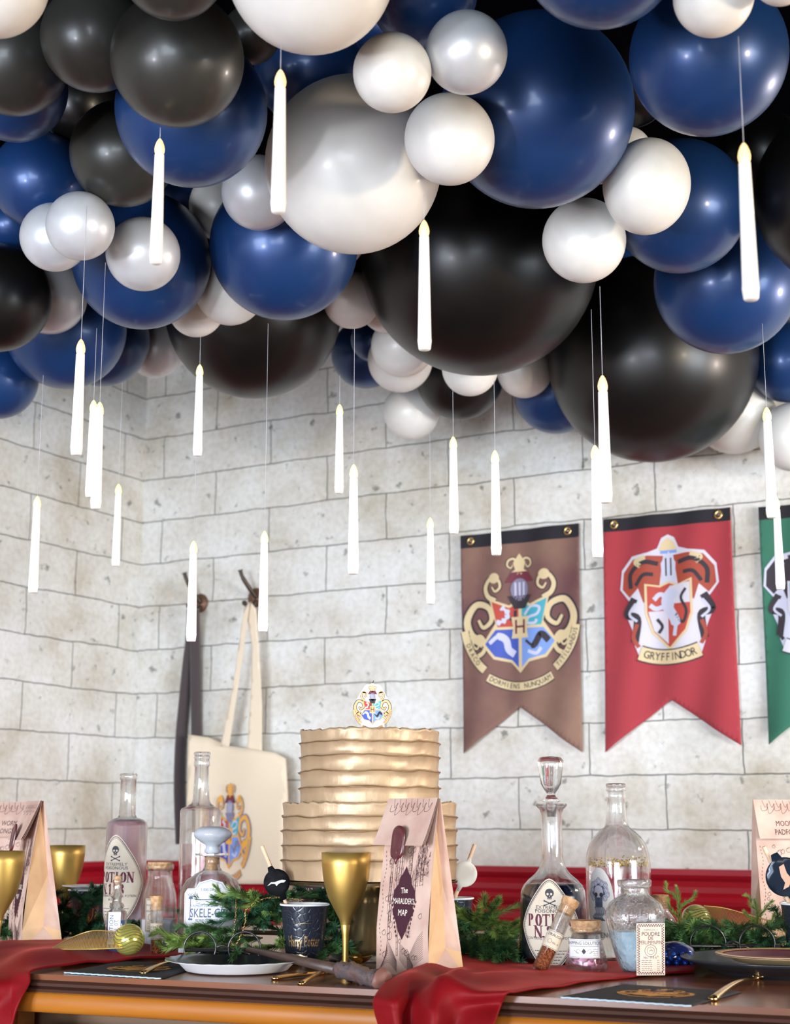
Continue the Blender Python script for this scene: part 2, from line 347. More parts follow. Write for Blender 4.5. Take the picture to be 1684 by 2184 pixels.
def crest_lion(A, x, y, s, g, word, l=1):
    P = lambda a, b: (x + a * s, y + b * s)
    half = [(0, .525), (.05, .50), (.085, .42), (.16, .395), (.29, .375), (.375, .27), (.39, .12), (.32, .03), (.27, .0), (.345, -.07), (.29, -.20), (.27, -.33), (.24, -.41), (.12, -.47), (0, -.49)]
    A.poly([P(a, b) for a, b in half] + [P(-a, b) for a, b in half[-2:0:-1]], g['white'], l)
    for k in (-1, 1):
        A.poly([P(k * a, b) for a, b in ((.04, .36), (.16, .37), (.28, .35), (.36, .25), (.37, .12), (.31, .05), (.24, .12), (.2, .0), (.08, .1))], g['mantle'], l + 1)
        A.curve([P(k * .08, .30), P(k * .2, .32), P(k * .3, .24), P(k * .3, .12)], .035 * s, g['dark'], l + 2)
        A.curve([P(k * .12, .22), P(k * .2, .22), P(k * .26, .14)], .03 * s, g['dark'], l + 2)
        A.curve([P(k * .18, .36), P(k * .26, .33), P(k * .22, .29)], .035 * s, g['gold'], l + 2)
        A.curve([P(k * .27, .04), P(k * .33, -.08), P(k * .25, -.12), P(k * .27, -.3)], .06 * s, g['dark'], l + 2)
        A.curve([P(k * .26, .0), P(k * .31, -.08), P(k * .25, -.14)], .02 * s, g['pale'], l + 3)
        A.curve([P(k * .25, -.16), P(k * .28, -.26), P(k * .24, -.34)], .03 * s, g['mantle'], l + 3)
    A.poly([P(-.05, .14), P(-.06, .30), P(0, .40), P(.06, .30), P(.05, .14)], g['pale'], l + 3)
    for k in (-.02, .02): A.rect(*P(k - .006, .2), *P(k + .006, .34), g['dark'], l + 4)
    A.poly([P(-.07, .40), P(-.05, .46), P(0, .50), P(.05, .46), P(.07, .40)], g['gold'], l + 3); A.rect(*P(-.06, .375), *P(.07, .40), g['lblue'], l + 3)
    sh = [(-.19, .15), (-.08, .13), (0, .16), (.08, .13), (.19, .17), (.19, -.10), (.14, -.24), (0, -.38), (-.14, -.24), (-.19, -.08)]
    A.poly([P(a, b) for a, b in sh], g['gold'], l + 4); sh = [(a * .9, b * .92 - .005) for a, b in sh]
    A.poly([P(a, b) for a, b in sh], g['field'], l + 5)
    A.poly([P(.02, .12), P(.17, .14), P(.17, -.02), P(.02, -.02)], g['white'], l + 6)
    A.poly([P(-.165, -.07), P(-.01, -.07), P(-.01, -.33), P(-.125, -.22)], g['white'], l + 6)
    A.curve([P(.04, -.27), P(.05, -.16), P(.0, -.06), P(-.01, .02), P(.05, .09)], [.03 * s] * 5 + [.08 * s] * 8 + [.1 * s] * 20, g['pale'], l + 7)
    A.curve([P(.0, .02), P(-.07, .06), P(-.12, .02)], .035 * s, g['pale'], l + 7); A.curve([P(.0, -.02), P(-.10, -.05), P(-.15, -.02)], .035 * s, g['pale'], l + 7)
    A.curve([P(.05, -.1), P(.11, -.17), P(.14, -.08), P(.10, .02), P(.14, .09)], .022 * s, g['dark'], l + 7)
    A.curve([P(-.1, -.13), P(-.06, -.19), P(-.09, -.24)], .025 * s, g['dark'], l + 7)
    n = 14; R = .62; bc = .19
    pts = [P(R * math.cos(math.radians(248 + 44 * i / n)), bc + R * math.sin(math.radians(248 + 44 * i / n))) for i in range(n + 1)]
    A.line(pts, .125 * s, g['dark'], l + 7); A.line(pts, .105 * s, g['gold'], l + 8)
    if word: A.arctext(word, x, y + bc * s, R * s, math.radians(270), .067, .085 * s, g['dark'], l + 9, .8, True)

# ------------------------------------------------------------------ room shell
CX, CY = -.818, 4.85; RZ = math.atan2(-.4955, .8686)
E1 = Vector((.8686, -.4955, 0)); E2 = Vector((-.4955, -.8686, 0)); CORN = Vector((CX, CY, 0))
HC = 2.6
room_m = Matrix.Translation(CORN) @ Matrix.Rotation(RZ, 4, 'Z')
def struct(name, mb, mats, smooth=False):
    o = mb.build(name, mats, None, smooth); o.matrix_world = room_m; o['kind'] = 'structure'; return o
mb = MB(); mb.box((-.1, 0, 0), (7.5, .1, HC)); struct('wall_back', mb, brick_mat('brick_paper_back', .416 - .080, -1.080 + .1385 * 20))
# left wall has its own frame so the brick pattern runs along it
mb = MB(); mb.box((-8, 0, 0), (.0, .1, HC)); o = mb.build('wall_left', brick_mat('brick_paper_left', .1, -1.080 + .1385 * 20), None, False)
o.matrix_world = Matrix.Translation(CORN) @ Matrix.Rotation(math.atan2(.8686, .4955), 4, 'Z'); o['kind'] = 'structure'
plaster = mat('white_plaster', (.30, .29, .28), .8, bump=.2)
mb = MB(); mb.box((7.5, -8, 0), (7.6, .1, HC)); struct('wall_right', mb, plaster)
mb = MB(); mb.box((-.1, -8.1, 0), (7.6, -8, HC)); struct('wall_front', mb, plaster)
mb = MB(); mb.box((-.1, -8.1, -.1), (7.6, .1, 0)); struct('floor', mb, mat('floor_boards', (.30, .17, .09), .4, var=(.2, .11, .06), vscale=6, stretch=(1, 12, 1)))
mb = MB(); mb.box((-.1, -8.1, HC), (7.6, .1, HC + .1)); struct('ceiling', mb, mat('shade_black_ceiling', (.0012, .0012, .002), .9, spec=0))  # near-black colour stands in for the deep shade between the balloons
# red wainscot with moulded dado cap on both walls
red = mat('red_paint', (.30, .004, .014), .38, coat=.15)
ZD = .845
def dado(mb, x0, x1):
    prof = [(0, 0), (-.012, 0), (-.012, ZD - .155), (-.02, ZD - .15), (-.026, ZD - .142), (-.018, ZD - .134), (-.018, ZD - .118), (-.014, ZD - .112), (-.016, ZD - .100), (-.03, ZD - .088), (-.034, ZD - .078), (-.03, ZD - .068), (-.02, ZD - .058),
            (-.018, ZD - .044), (-.022, ZD - .030), (-.034, ZD - .022), (-.042, ZD - .014), (-.042, ZD), (0, ZD)]
    v = [(x0, a, b) for a, b in prof] + [(x1, a, b) for a, b in prof]; n = len(prof)
    mb.add(v, [(i, i + 1, n + i + 1, n + i) for i in range(n - 1)] + [tuple(range(n))[::-1], tuple(range(n, 2 * n))])
mb = MB(); dado(mb, 0, 7.5); struct('trim_1', mb, red)
mb = MB(); dado(mb, -8, 0); o = mb.build('trim_2', red, None, False); o.matrix_world = Matrix.Translation(CORN) @ Matrix.Rotation(math.atan2(.8686, .4955), 4, 'Z'); o['kind'] = 'structure'

def wallpt(px, py, off=0):            # photo point on the back wall -> (t, z)
    r = ray(px, py); n = Vector((.4955, .8686, 0)); c = Vector((0, 0, ZC))
    k = ((CORN - n * off) - c).dot(n) / r.dot(n); p = c + r * k; return Vector(((p - CORN).dot(E1), p.z))
def W(t, z, off): return CORN + E1 * t + Vector((-.4955, -.8686, 0)) * off + Vector((0, 0, z))

# ------------------------------------------------------------------ banners
black_cloth = mat('black_cloth', (.012, .011, .016), .8)
brass = mat('brass', (.75, .50, .22), .25, 1)
gold_p = mat('print_gold', (.60, .47, .27), .6); dark_p = mat('print_dark', (.03, .022, .03), .7); red_p = mat('print_red', (.42, .05, .03), .6)
teal_p = mat('print_teal', (.05, .33, .42), .6); blue_p = mat('print_blue', (.04, .08, .38), .6); lbl_p = mat('print_light_blue', (.16, .28, .62), .6)
pale_p = mat('print_pale', (.50, .50, .62), .6); helm_p = mat('print_helm', (.20, .18, .27), .6); maroon_p = mat('print_maroon', (.14, .02, .035), .6)
white_p = mat('print_white', (.56, .53, .60), .6); mantle_p = mat('print_mantle', (.33, .05, .025), .6); orange_p = mat('print_orange', (.72, .35, .05), .6)
PAL = [None, gold_p, dark_p, red_p, teal_p, blue_p, lbl_p, pale_p, helm_p, maroon_p, white_p, mantle_p, orange_p]
G0 = dict(gold=1, dark=2, red=3, teal=4, blue=5, lblue=6, pale=7, helm=8, maroon=9, white=10, mantle=11, field=3)
def banner(label, TL, TR, BR, BL, notch, clothm, crest, headpx=28):
    c = [wallpt(*p, .02) for p in (TL, TR, BR, BL)]
    wd = (c[1] - c[0]).length; ht = (c[0] - c[3]).length
    th = thing('pennant_banner', label, 'banner', W(c[0].x, c[3].y, .012), 0, 'pennant banners on the brick wall')
    inv = Matrix.Translation(-th.location)
    def fn(u, v, h):     # u 0..1 across, v 0..1 up
        top = c[0].lerp(c[1], u); bot = c[3].lerp(c[2], u); p = bot.lerp(top, v)
        off = .016 + .006 * math.sin(u * 9 + v * 2) * (1 - v) + .004 * math.sin(u * 17 - v * 5) + h * 1
        return W(p.x, p.y, off) - th.location
    n = wallpt(*notch, .02); nu = (n.x - c[3].x) / (c[2].x - c[3].x); nv = (n.y - (c[3].y + c[2].y) / 2) / ht
    A = Art(); A.poly([(0, 0), (nu, nv), (1, 0), (1, 1), (0, 1)], 0, 0)
    o = A.build('banner_cloth', [clothm], th, fn, .035)
    sol = o.modifiers.new('s', 'SOLIDIFY'); sol.thickness = .0012; sol.offset = 0
    hv = 1 - headpx / ((BL[1] - TL[1]) * .99)
    A = Art(); A.rect(0, hv, 1, 1, 0, 2); A.build('header_band', [black_cloth], th, fn, .035, .001)
    for u in (.09, .91):
        p = fn(u, (hv + 1) / 2, .004); mx = Matrix.Rotation(RZ, 4, 'Z') @ Matrix.Rotation(math.pi / 2, 4, 'X')
        m2 = MB(); m2.lathe([(.004, .0), (.0105, 0), (.012, .002), (.0095, .0035), (.005, .002), (.004, 0)], 20, mx=mx, cap=False)
        m2.lathe([(.0, .001), (.0035, .001), (.004, .004), (.0, .006)], 12, mx=mx, m=1)
        g = m2.build('grommet', [brass, mat('nail_steel', (.3, .3, .3), .3, 1)], th); g.location = p
    if crest:
        A = Art(); asp = ht / wd; kind, cu, cv, sz = crest
        if kind == 'q': crest_quartered(A, 0, 0, 1, G0)
        else: crest_lion(A, 0, 0, 1, kind, 'GRYFFINDOR' if kind is G0 else '')
        o = A.build('printed_crest', PAL[:0] + [gold_p] + PAL[1:], th, lambda a, b, h: fn(cu + a * sz * asp, cv + b * sz, .0018 + h), .04, .00030)
    return th
cl1 = mat('banner_brown', (.235, .135, .095), .8, var=(.12, .045, .052), vscale=4, vamt=.3)
cl2 = mat('banner_red', (.33, .024, .036), .75, sheen=.3); cl3 = mat('banner_green', (.02, .13, .08), .75, sheen=.3)
banner('brown pennant banner with quartered H crest, left of the red banner', (982, 1143), (1232, 1115), (1240, 1605), (987, 1607), (1106, 1508), cl1, ('q', .5, .58, .60))
banner('red pennant banner with lion shield crest and orange ribbon', (1286, 1108), (1555, 1081), (1579, 1590), (1289, 1605), (1428, 1491), cl2, (G0, .51, .62, .55))
GG = dict(G0); GG.update(gold=10, mantle=2, field=4, white=7, lblue=10)
banner('green pennant banner cut off by the right edge, next to the red banner', (1617, 1082), (1890, 1055), (1930, 1580), (1638, 1588), (1775, 1478), cl3, (GG, .38, .60, .50))

# ------------------------------------------------------------------ wall hooks, scarf, tote bag
hook_m = mat('dark_bronze', (.06, .045, .035), .4, .7)
def hook(label, kx, ky, tx, ty, lx, ly):
    c = wallpt(kx, ky); th = thing('coat_hook', label, 'hook', W(c.x, c.y, 0))
    def q(px, py, off): a = wallpt(px, py, off); return W(a.x, a.y, off) - th.location
    m = MB(); mx = Matrix.Rotation(RZ, 4, 'Z') @ Matrix.Rotation(math.pi / 2, 4, 'X')
    m.lathe([(.0, 0), (.026, 0), (.030, .004), (.026, .009), (.016, .013), (.010, .02), (0, .022)], 24, mx=mx); m.build('back_plate', [mat('hook_plate', (.16, .08, .05), .5, .4)], th)
    m = MB(); m.tube(spline([q(kx, ky, .015), q((kx + tx) / 2 + 2, (ky * 1.3 + ty * .7) / 2, .04), q(tx + 5, ty + 15, .06), q(tx, ty, .065)], 6), [.007] * 12 + [.006] * 6 + [.009], 10); m.build('upper_prong', [hook_m], th)
    m = MB(); m.tube(spline([q(kx, ky + 6, .015), q((kx + lx) / 2, ly + 12, .03), q(lx, ly, .045)], 6), .006, 10)
    m.lathe([(0, -.008), (.006, -.006), (.008, 0), (.006, .006), (0, .008)], 12, c=q(lx, ly, .045)); m.build('lower_prong', [hook_m], th)
hook('dark metal coat hook with round plate above the brown scarf', 428, 1287, 393, 1222, 402, 1292)
hook('dark metal coat hook holding the cream tote bag', 547, 1275, 512, 1216, 521, 1286)
def hung(name, mats, parent, polys, off, th, res=.02, bulge=.0):
    A = Art()
    for i, (pl, m) in enumerate(polys): A.poly([tuple(wallpt(*p, off)) for p in pl], m, 0)
    o = A.build(name, mats, parent, lambda a, b, h: W(a, b, off + h + bulge * math.sin(a * 21 + b * 3) + bulge * .6 * math.sin(b * 9)) - parent.location, res)
    s = o.modifiers.new('s', 'SOLIDIFY'); s.thickness = th; s.offset = 0; return o
scarf_m = mat('brown_knit', (.055, .040, .042), .9, sheen=.3, bump=.6, bscale=180)
c = wallpt(410, 1380); th = thing('hanging_scarf', 'dark brown knitted scarf hanging left of the cream tote bag', 'scarf', W(c.x, wallpt(395, 1800).y, .03))
m = MB()
def strip(pts, w, rr=.011):
    P = []
    for (px, py, off) in pts: a = wallpt(px, py, off); P.append(W(a.x, a.y, off) - th.location)
    m.tube(spline(P, 8), w, 10)
strip([(410, 1300, .066), (407, 1360, .035), (400, 1420, .026), (392, 1500, .022), (385, 1580, .022), (382, 1680, .022), (386, 1800, .022)], .017)
m.build('long_strand', [scarf_m], th); m = MB()
strip([(414, 1300, .068), (416, 1370, .036), (417, 1450, .026), (418, 1540, .022), (419, 1620, .021), (420, 1700, .021)], .016)
m.build('short_strand', [scarf_m], th)
canvas = mat('cream_canvas', (.74, .62, .47), .9, bump=.3, bscale=300)
c = wallpt(505, 1870); th = thing('tote_bag', 'cream canvas tote bag with printed crest hanging from the right hook', 'bag', W(c.x, c.y, .03))
hung('bag_body', [canvas], th, [([(402, 1567), (440, 1572), (483, 1590), (530, 1597), (585, 1605), (606, 1618), (612, 1700), (611, 1885), (402, 1885)], 0)], .068, .012, .03, .006)
hung('front_handle', [canvas], th, [([(470, 1592), (496, 1470), (520, 1300), (532, 1284), (530, 1300), (517, 1400), (502, 1500), (488, 1592)], 0)], .078, .003)
hung('back_handle', [canvas], th, [([(528, 1600), (536, 1450), (538, 1380), (524, 1300), (535, 1284), (546, 1300), (554, 1420), (558, 1500), (558, 1604)], 0)], .066, .003)
A = Art(); GT = dict(G0); GT.update(gold=12, dark=8)
q0 = wallpt(497, 1775, .06); crest_quartered(A, 0, 0, 1, GT)
A.build('printed_crest', [gold_p] + PAL[1:], th, lambda a, b, h: W(q0.x + a * .17, q0.y + b * .28, .083 + h + .006 * math.sin((q0.x + a * .17) * 21 + q0.y * 3)) - th.location, .08, .0002)

# ------------------------------------------------------------------ balloons
def pearl(name, c, rough, metal, coat): return mat(name, c, rough, metal, coat=coat, spec=.5, var=tuple(x * .93 for x in c), vscale=3, vamt=.4)
BM = {'G': pearl('lit_black_latex', (.026, .026, .023), .38, 0, .12), 'W': pearl('pearl_white', (.74, .72, .68), .44, .05, .15), 'S': pearl('pearl_silver', (.60, .61, .635), .38, .3, .2),  # 'G' is black latex with the light falling on it put into the colour
      'B': pearl('metallic_blue', (.010, .045, .160), .38, .3, .22), 'K': pearl('black_latex', (.0040, .0036, .0034), .36, 0, .04)}
def balloon_mesh(k):
    m = MB(); prof = [(0, 1.0)]
    for i in range(1, 40):
        a = math.pi / 2 - math.pi * i / 40 * .985; r = math.cos(a); z = math.sin(a)
        if z < -.55: r *= 1 - .10 * ((-z - .55) / .45) ** 2
        prof.append((r, z * (1 + (.07 * ((-z) ** 4) if z < 0 else 0))))
    prof += [(.05, -1.08), (.03, -1.11), (.045, -1.125), (.04, -1.14), (.06, -1.17), (.045, -1.175), (.0, -1.15)]
    m.lathe(prof[::-1], 56, cap=False)
    me = bpy.data.meshes.new('balloon'); me.from_pydata([tuple(v) for v in m.v], [], m.f); me.materials.append(BM[k])
    bm = bmesh.new(); bm.from_mesh(me); bmesh.ops.remove_doubles(bm, verts=bm.verts, dist=1e-5); bmesh.ops.recalc_face_normals(bm, faces=bm.faces); bm.to_mesh(me); bm.free()
    for p in me.polygons: p.use_smooth = True
    return me
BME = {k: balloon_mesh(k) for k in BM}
BL = [(3,662,-71,184,1.82,'W'), (14,836,155,85,1.97,'W'), (15,994,112,89,1.99,'S'), (16,958,297,99,2.20,'W'), (20,1521,-8,87,1.78,'W'), (22,1665,-50,62,1.71,'W'), (2,368,-77,118,1.82,'G'), (1,378,127,144,2.02,'G'), (4,-15,-40,120,1.78,'W'), (13,753,352,191,2.47,'W'), (19,1282,-121,179,1.78,'B'), (17,1145,236,209,2.34,'B'), (24,1380,398,98,2.41,'W'), (25,1245,513,92,2.60,'W'), (21,1510,120,170,2.04,'B'), (27,1808,412,200,2.62,'K'), (5,200,82,114,2.10,'G'), (10,408,236,164,2.22,'B'), (6,30,130,117,2.18,'G'), (12,535,75,63,2.26,'G'), (11,660,150,120,2.59,'B'), (18,900,-20,120,2.05,'B'), (37,552,411,81,2.59,'S'), (38,605,525,160,2.80,'B'), (43,171,482,74,2.49,'S'), (44,116,506,74,2.59,'S'), (42,305,542,80,2.64,'S'), (36,705,500,78,2.98,'W'), (9,262,328,114,2.51,'G'), (23,1335,325,55,2.50,'W'), (26,1450,440,144,2.64,'B'), (28,1548,602,155,3.00,'B'), (32,1022,548,257,3.16,'K'), (7,30,188,115,2.34,'B'), (8,85,385,105,2.67,'B'), (47,-8,634,118,2.99,'K'), (45,302,555,149,2.85,'B'), (39,480,440,78,2.93,'W'), (46,105,633,81,3.16,'S'), (30,1391,765,225,3.71,'K'), (31,1305,585,72,3.94,'B'), (66,1170,440,32,3.34,'W'), (40,490,620,75,2.97,'W'), (41,418,660,60,3.06,'W'), (56,750,640,62,3.29,'W'), (57,830,645,68,3.41,'W'), (48,140,702,130,3.37,'B'), (53,540,663,190,3.42,'K'), (49,218,724,102,3.61,'B'), (51,-5,808,87,3.48,'B'), (50,330,745,62,3.76,'S'), (58,858,738,68,3.52,'W'), (59,853,768,70,3.67,'W'), (55,795,725,48,3.77,'B'), (54,780,755,75,3.91,'B'), (61,1002,785,61,3.38,'W'), (63,1118,790,60,3.80,'W'), (62,980,802,95,3.89,'K'), (60,877,878,61,4.00,'W'), (64,1185,835,92,4.00,'B'), (29,1680,770,90,3.77,'B'), (35,1712,700,45,3.88,'W'), (33,1692,932,75,3.77,'W'), (34,1565,880,90,3.88,'W'), (52,22,480,58,3.04,'B'), (67,-75,410,90,3.09,'B'), (70,1345,185,88,2.50,'K'), (71,170,225,85,2.69,'K'), (72,1625,330,95,2.81,'K'), (73,770,50,105,2.70,'B'), (74,395,430,70,3.03,'B'), (75,70,15,80,2.37,'K')]  # last entries are added filler balloons that darken the gaps in the cloud
BLAB = {70: 'black filler balloon in the gap between the two largest blue balloons at upper right', 71: 'black filler balloon in the gap behind the lit black group at upper left', 72: 'black filler balloon in the gap below the right blue balloon, by the right front candle', 73: 'navy filler balloon in the gap behind the trio and the top very large white balloon', 74: 'navy filler balloon in the gap behind the left front candle, above the silver one', 75: 'black filler balloon in the gap beside the top left corner white balloon',
3: 'very large pearl white balloon cut by the top edge left of centre', 14: 'small pearl white balloon, left one of the trio above the big white balloon', 15: 'small silver balloon, upper right of the trio near the top centre',
16: 'small pearl white balloon, lowest of the trio between the big white and big blue balloons', 20: 'pearl white balloon cut by the top edge over the right blue balloon', 22: 'sliver of pearl white balloon in the top right corner',
2: 'lit black balloon cut by the top edge, above the big lit black one', 1: 'big lit black balloon at upper left above a hanging candle', 4: 'pearl white balloon cut off in the top left corner', 13: 'very large pearl white balloon behind the nearest left candle',
19: 'dark blue balloon cut by the top edge right of centre', 17: 'very large bright blue balloon with lamp highlights, upper right of centre', 24: 'pearl white oval balloon at right, upper of the pair under the big blue one', 25: 'pearl white balloon with a candle string below, lower of the pair at right',
21: 'large blue balloon behind the string of the right front candle', 27: 'large black balloon cut by the right edge behind the right front candle', 5: 'lit black balloon at upper left beside the big lit black one', 10: 'large blue balloon partly under the big lit black balloon at upper left',
6: 'lit black balloon cut by the left edge near the top', 12: 'mostly hidden black balloon right of the big lit black one near the top', 11: 'dark blue balloon hidden behind the top of the very large white balloon', 18: 'dark blue balloon cut by the top edge behind the silver one of the trio',
37: 'silver balloon overlapping the left side of the very large white balloon', 38: 'large blue balloon at centre left below the silver balloon', 43: 'silver white balloon at left, front one of the overlapping pair', 44: 'silver white balloon at left, rear one of the overlapping pair',
42: 'silver balloon behind the bottom of the left front candle', 36: 'pearl white balloon peeking out under the very large white balloon', 9: 'dark brown black balloon with its blowing nipple showing, at left', 23: 'grey pearl balloon peeking out right of the very large blue one',
26: 'dark blue balloon behind the white oval balloon at right', 28: 'large blue balloon behind the lower end of the right front candle', 32: 'giant glossy black balloon at centre behind a hanging candle', 7: 'dark blue balloon cut by the left edge under the lit black one',
8: 'deep navy balloon in shadow at left above the silver pair', 47: 'black balloon cut by the left edge at mid height', 45: 'large blue balloon behind the silver balloon and left front candle', 39: 'pearl white balloon in shade between two large blue balloons at left',
46: 'shaded pearl balloon between the left black balloon and a blue one', 30: 'giant black balloon at right, lowest of the black ones above the banners', 31: 'small dark blue balloon between the two giant black ones', 66: 'tip of a pearl balloon above the giant black one, left of the white pair',
40: 'pearl white balloon under the gap between two large blue balloons', 41: 'pinkish pearl balloon, lower neighbour of the white one left of centre', 56: 'pearl balloon right of the centre left blue balloon', 57: 'pearl balloon half behind the left side of the giant centre black one',
48: 'dark blue balloon low at left behind the candle with the long string', 53: 'giant black balloon low at centre left above the wall', 49: 'dark blue balloon low at left, behind the one near the candle', 51: 'dark blue balloon cut by the left edge, lowest at left',
50: 'beige pearl balloon low between the dark blue and giant black ones at left', 58: 'pearl balloon under the left side of the giant centre black balloon', 59: 'shaded pearl balloon behind another at the lower left of the giant centre black one', 55: 'small dark blue balloon beside the pearls at centre',
54: 'dark blue balloon low at centre, left of the pearl cluster', 61: 'pearl balloon directly under the giant centre black balloon', 63: 'pearl balloon under the right side of the giant centre black balloon', 62: 'black balloon low at centre behind the pearls',
60: 'blurred pearl balloon hanging lowest at centre, against the wall', 64: 'dark blue balloon low at centre right beside the giant right black one', 29: 'dark navy balloon at the right edge right of the giant black one', 35: 'sliver of pearl balloon at the right edge under the large blue one',
33: 'pearl white balloon at the right edge beside a hanging candle', 34: 'blurred beige pearl balloon low at right behind the giant black one', 52: 'bluish balloon at the far left behind the silver pair', 67: 'dark blue balloon cut by the left edge above the silver pair'}
OVAL = {24: (1.06, .93), 25: (.98, 1.04), 16: (.98, 1.05)}
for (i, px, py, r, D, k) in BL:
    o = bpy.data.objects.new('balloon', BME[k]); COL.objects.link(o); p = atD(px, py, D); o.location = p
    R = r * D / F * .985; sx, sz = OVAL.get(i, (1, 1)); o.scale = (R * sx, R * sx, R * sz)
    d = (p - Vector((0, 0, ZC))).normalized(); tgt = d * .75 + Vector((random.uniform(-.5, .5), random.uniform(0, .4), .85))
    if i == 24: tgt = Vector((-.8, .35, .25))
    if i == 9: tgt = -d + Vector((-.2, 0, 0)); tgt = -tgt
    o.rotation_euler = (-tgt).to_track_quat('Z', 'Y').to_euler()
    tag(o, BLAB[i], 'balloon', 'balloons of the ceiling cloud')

# ------------------------------------------------------------------ hanging candles
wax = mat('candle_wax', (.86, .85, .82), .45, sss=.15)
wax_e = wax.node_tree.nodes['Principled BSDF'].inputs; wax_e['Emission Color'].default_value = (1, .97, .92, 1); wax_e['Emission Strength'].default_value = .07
flame = mat('flame_bulb', (1, .8, .4), .3, emis=(1, .50, .15), es=.52); flame_y = mat('flame_bulb_yellow', (1, .9, .4), .3, emis=(1, .88, .22), es=.55)
core = mat('flame_core', (1, .95, .8), .3, emis=(1, .93, .72), es=9)
string_m = mat('nylon_string', (.55, .56, .62), .4, alpha=.75)
def cmesh():
    L = .172; b = MB(); b.lathe([(0, -L), (.0070, -L), (.0076, -L + .001), (.0088, -L + .011), (.0089, -L + .013), (.0086, -L + .014), (.0062, -.024), (.0062, -.0232), (0, -.0232)], 28, cap=False)
    fl = MB(); fl.lathe([(0, -.0232), (.0050, -.0232), (.0064, -.019), (.0067, -.015), (.0058, -.010), (.0038, -.0045), (.0016, -.001), (0, 0)], 20, cap=False)
    return b, fl
b, fl = cmesh()
CAND = [(598, 148, 305, 0, 'nearest left candle, hanging before the very large white balloon'), (341, 295, 267, 0, 'candle before the blue and silver balloons at upper left'), (904, 469, 277, 0, 'candle before the giant black balloon at centre'),
 (1585, 304, 335, 0, 'largest candle, hanging near the right edge before blue balloons'), (173, 723, 247, 0, 'candle low at left before dark blue balloons, bottom over the wall'), (200, 853, 207, 1, 'left one of the two touching candles near the wall corner'),
 (213, 857, 228, 1, 'right one of the two touching candles near the wall corner'), (426, 777, 195, 1, 'candle before the edge of the low black balloon left of centre'), (253, 1032, 175, 1, 'small far candle just left of the wall corner'),
 (80, 1058, 206, 1, 'leftmost candle against the left brick wall'), (413, 1153, 215, 1, 'candle hanging just above the brown scarf'), (564, 1132, 215, 1, 'candle right of the tote bag hook'), (724, 862, 190, 1, 'upper left of the two candles above the cake against the wall'),
 (754, 990, 234, 1, 'candle directly above the cake topper'), (966, 931, 207, 1, 'candle just above the brown banner top left corner'), (917, 1104, 184, 1, 'lowest far candle left of the brown banner'), (1055, 960, 224, 1, 'candle overlapping the black header of the brown banner'),
 (1284, 800, 272, 0, 'candle before the giant right black balloon, front of a pair'), (1268, 949, 240, 1, 'candle between the brown and red banners, rear of a pair'), (1634, 868, 236, 1, 'candle at the right edge above the green banner, front of a pair'), (1654, 1060, 197, 1, 'candle at the right edge before the green banner')]
cproto = {}
STOP = [95, 272, 415, 78, 440, 700, 560, 715, 815, 800, 845, 690, 800, 700, 830, 915, 812, 611, 660, 690, 900]
for ci_, (px, py, h, yel, lab) in enumerate(CAND):
    D = .172 * F / h
    for _ in range(20):          # distance at which a 20 cm candle shows at this height
        p = atD(px, py, D); q = p - Vector((0, 0, .172)) - Vector((0, 0, ZC)); ax = q.y * math.cos(PITCH) + q.z * math.sin(PITCH); up = -q.y * math.sin(PITCH) + q.z * math.cos(PITCH)
        hh = (1092 - F * up / ax) - py; D *= hh / h
    p = atD(px, py, D)
    th = thing('hanging_candle', 'white taper ' + lab, 'candle', p, 0, 'floating white candles')
    if yel not in cproto:
        ob = b.build('candle_body', [wax], None); of = fl.build('flame_bulb', [flame_y if yel else flame], None)
        ci = MB(); ci.lathe([(0, -.022), (.003, -.02), (.0042, -.016), (.003, -.009), (0, -.005)], 12, cap=False)
        cproto[yel] = (ob.data, of.data); bpy.data.objects.remove(ob); bpy.data.objects.remove(of)
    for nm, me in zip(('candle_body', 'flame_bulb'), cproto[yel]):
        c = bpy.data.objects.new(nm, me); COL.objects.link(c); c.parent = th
    zs = ZC + ray(px, STOP[ci_]).z / ray(px, STOP[ci_]).y * p.y
    for (bi, bx, by_, br, bD, bk) in BL:
        q = atD(bx, by_, bD); R = br * bD / F; d2 = (q.x - p.x) ** 2 + (q.y - p.y) ** 2
        if d2 < R * R: zs = min(zs, max(p.z + .02, q.z - math.sqrt(R * R - d2) + .004))
    top = zs - p.z; s = MB(); s.tube([(0, 0, -.001), (0, 0, top)], .00042, 5); s.build('string', [string_m], th)

# ------------------------------------------------------------------ table
U = Vector((.9205, -.3907, 0)); V_ = Vector((.3907, .9205, 0)); TRZ = math.atan2(-.3907, .9205)
top_m = mat('table_top_wood', (.20, .075, .035), .20, coat=0, spec=.4, var=(.12, .045, .024), vscale=5, stretch=(1, 14, 8))
lip_m = mat('table_lip_wood', (.050, .020, .013), .6, spec=.12); honey = mat('honey_wood', (.36, .125, .010), .42, coat=.0, spec=.35, var=(.25, .075, .007), vscale=4, stretch=(1.2, 14, 14), vamt=.7)
inner = mat('shadow_wood', (.13, .07, .035), .6); orange_w = mat('orange_wood', (.24, .075, .010), .6, var=(.19, .055, .008), vscale=5, stretch=(1, 10, 10)); tan_w = mat('tan_wood', (.27, .115, .036), .6)
tb = thing('dining_table', 'long honey wood table with dark glossy top and drawers, in the foreground', 'table', (0, 2.05, 0), TRZ)
m = MB(); m.box((-1.15, .0, .742), (1.5, 1.05, .75))
m.build('table_top', [top_m], tb, False)
m = MB(); prof = [(.01, .742), (-.004, .742), (-.010, .739), (-.010, .735), (-.006, .733), (-.012, .731), (-.014, .727), (.01, .727)]
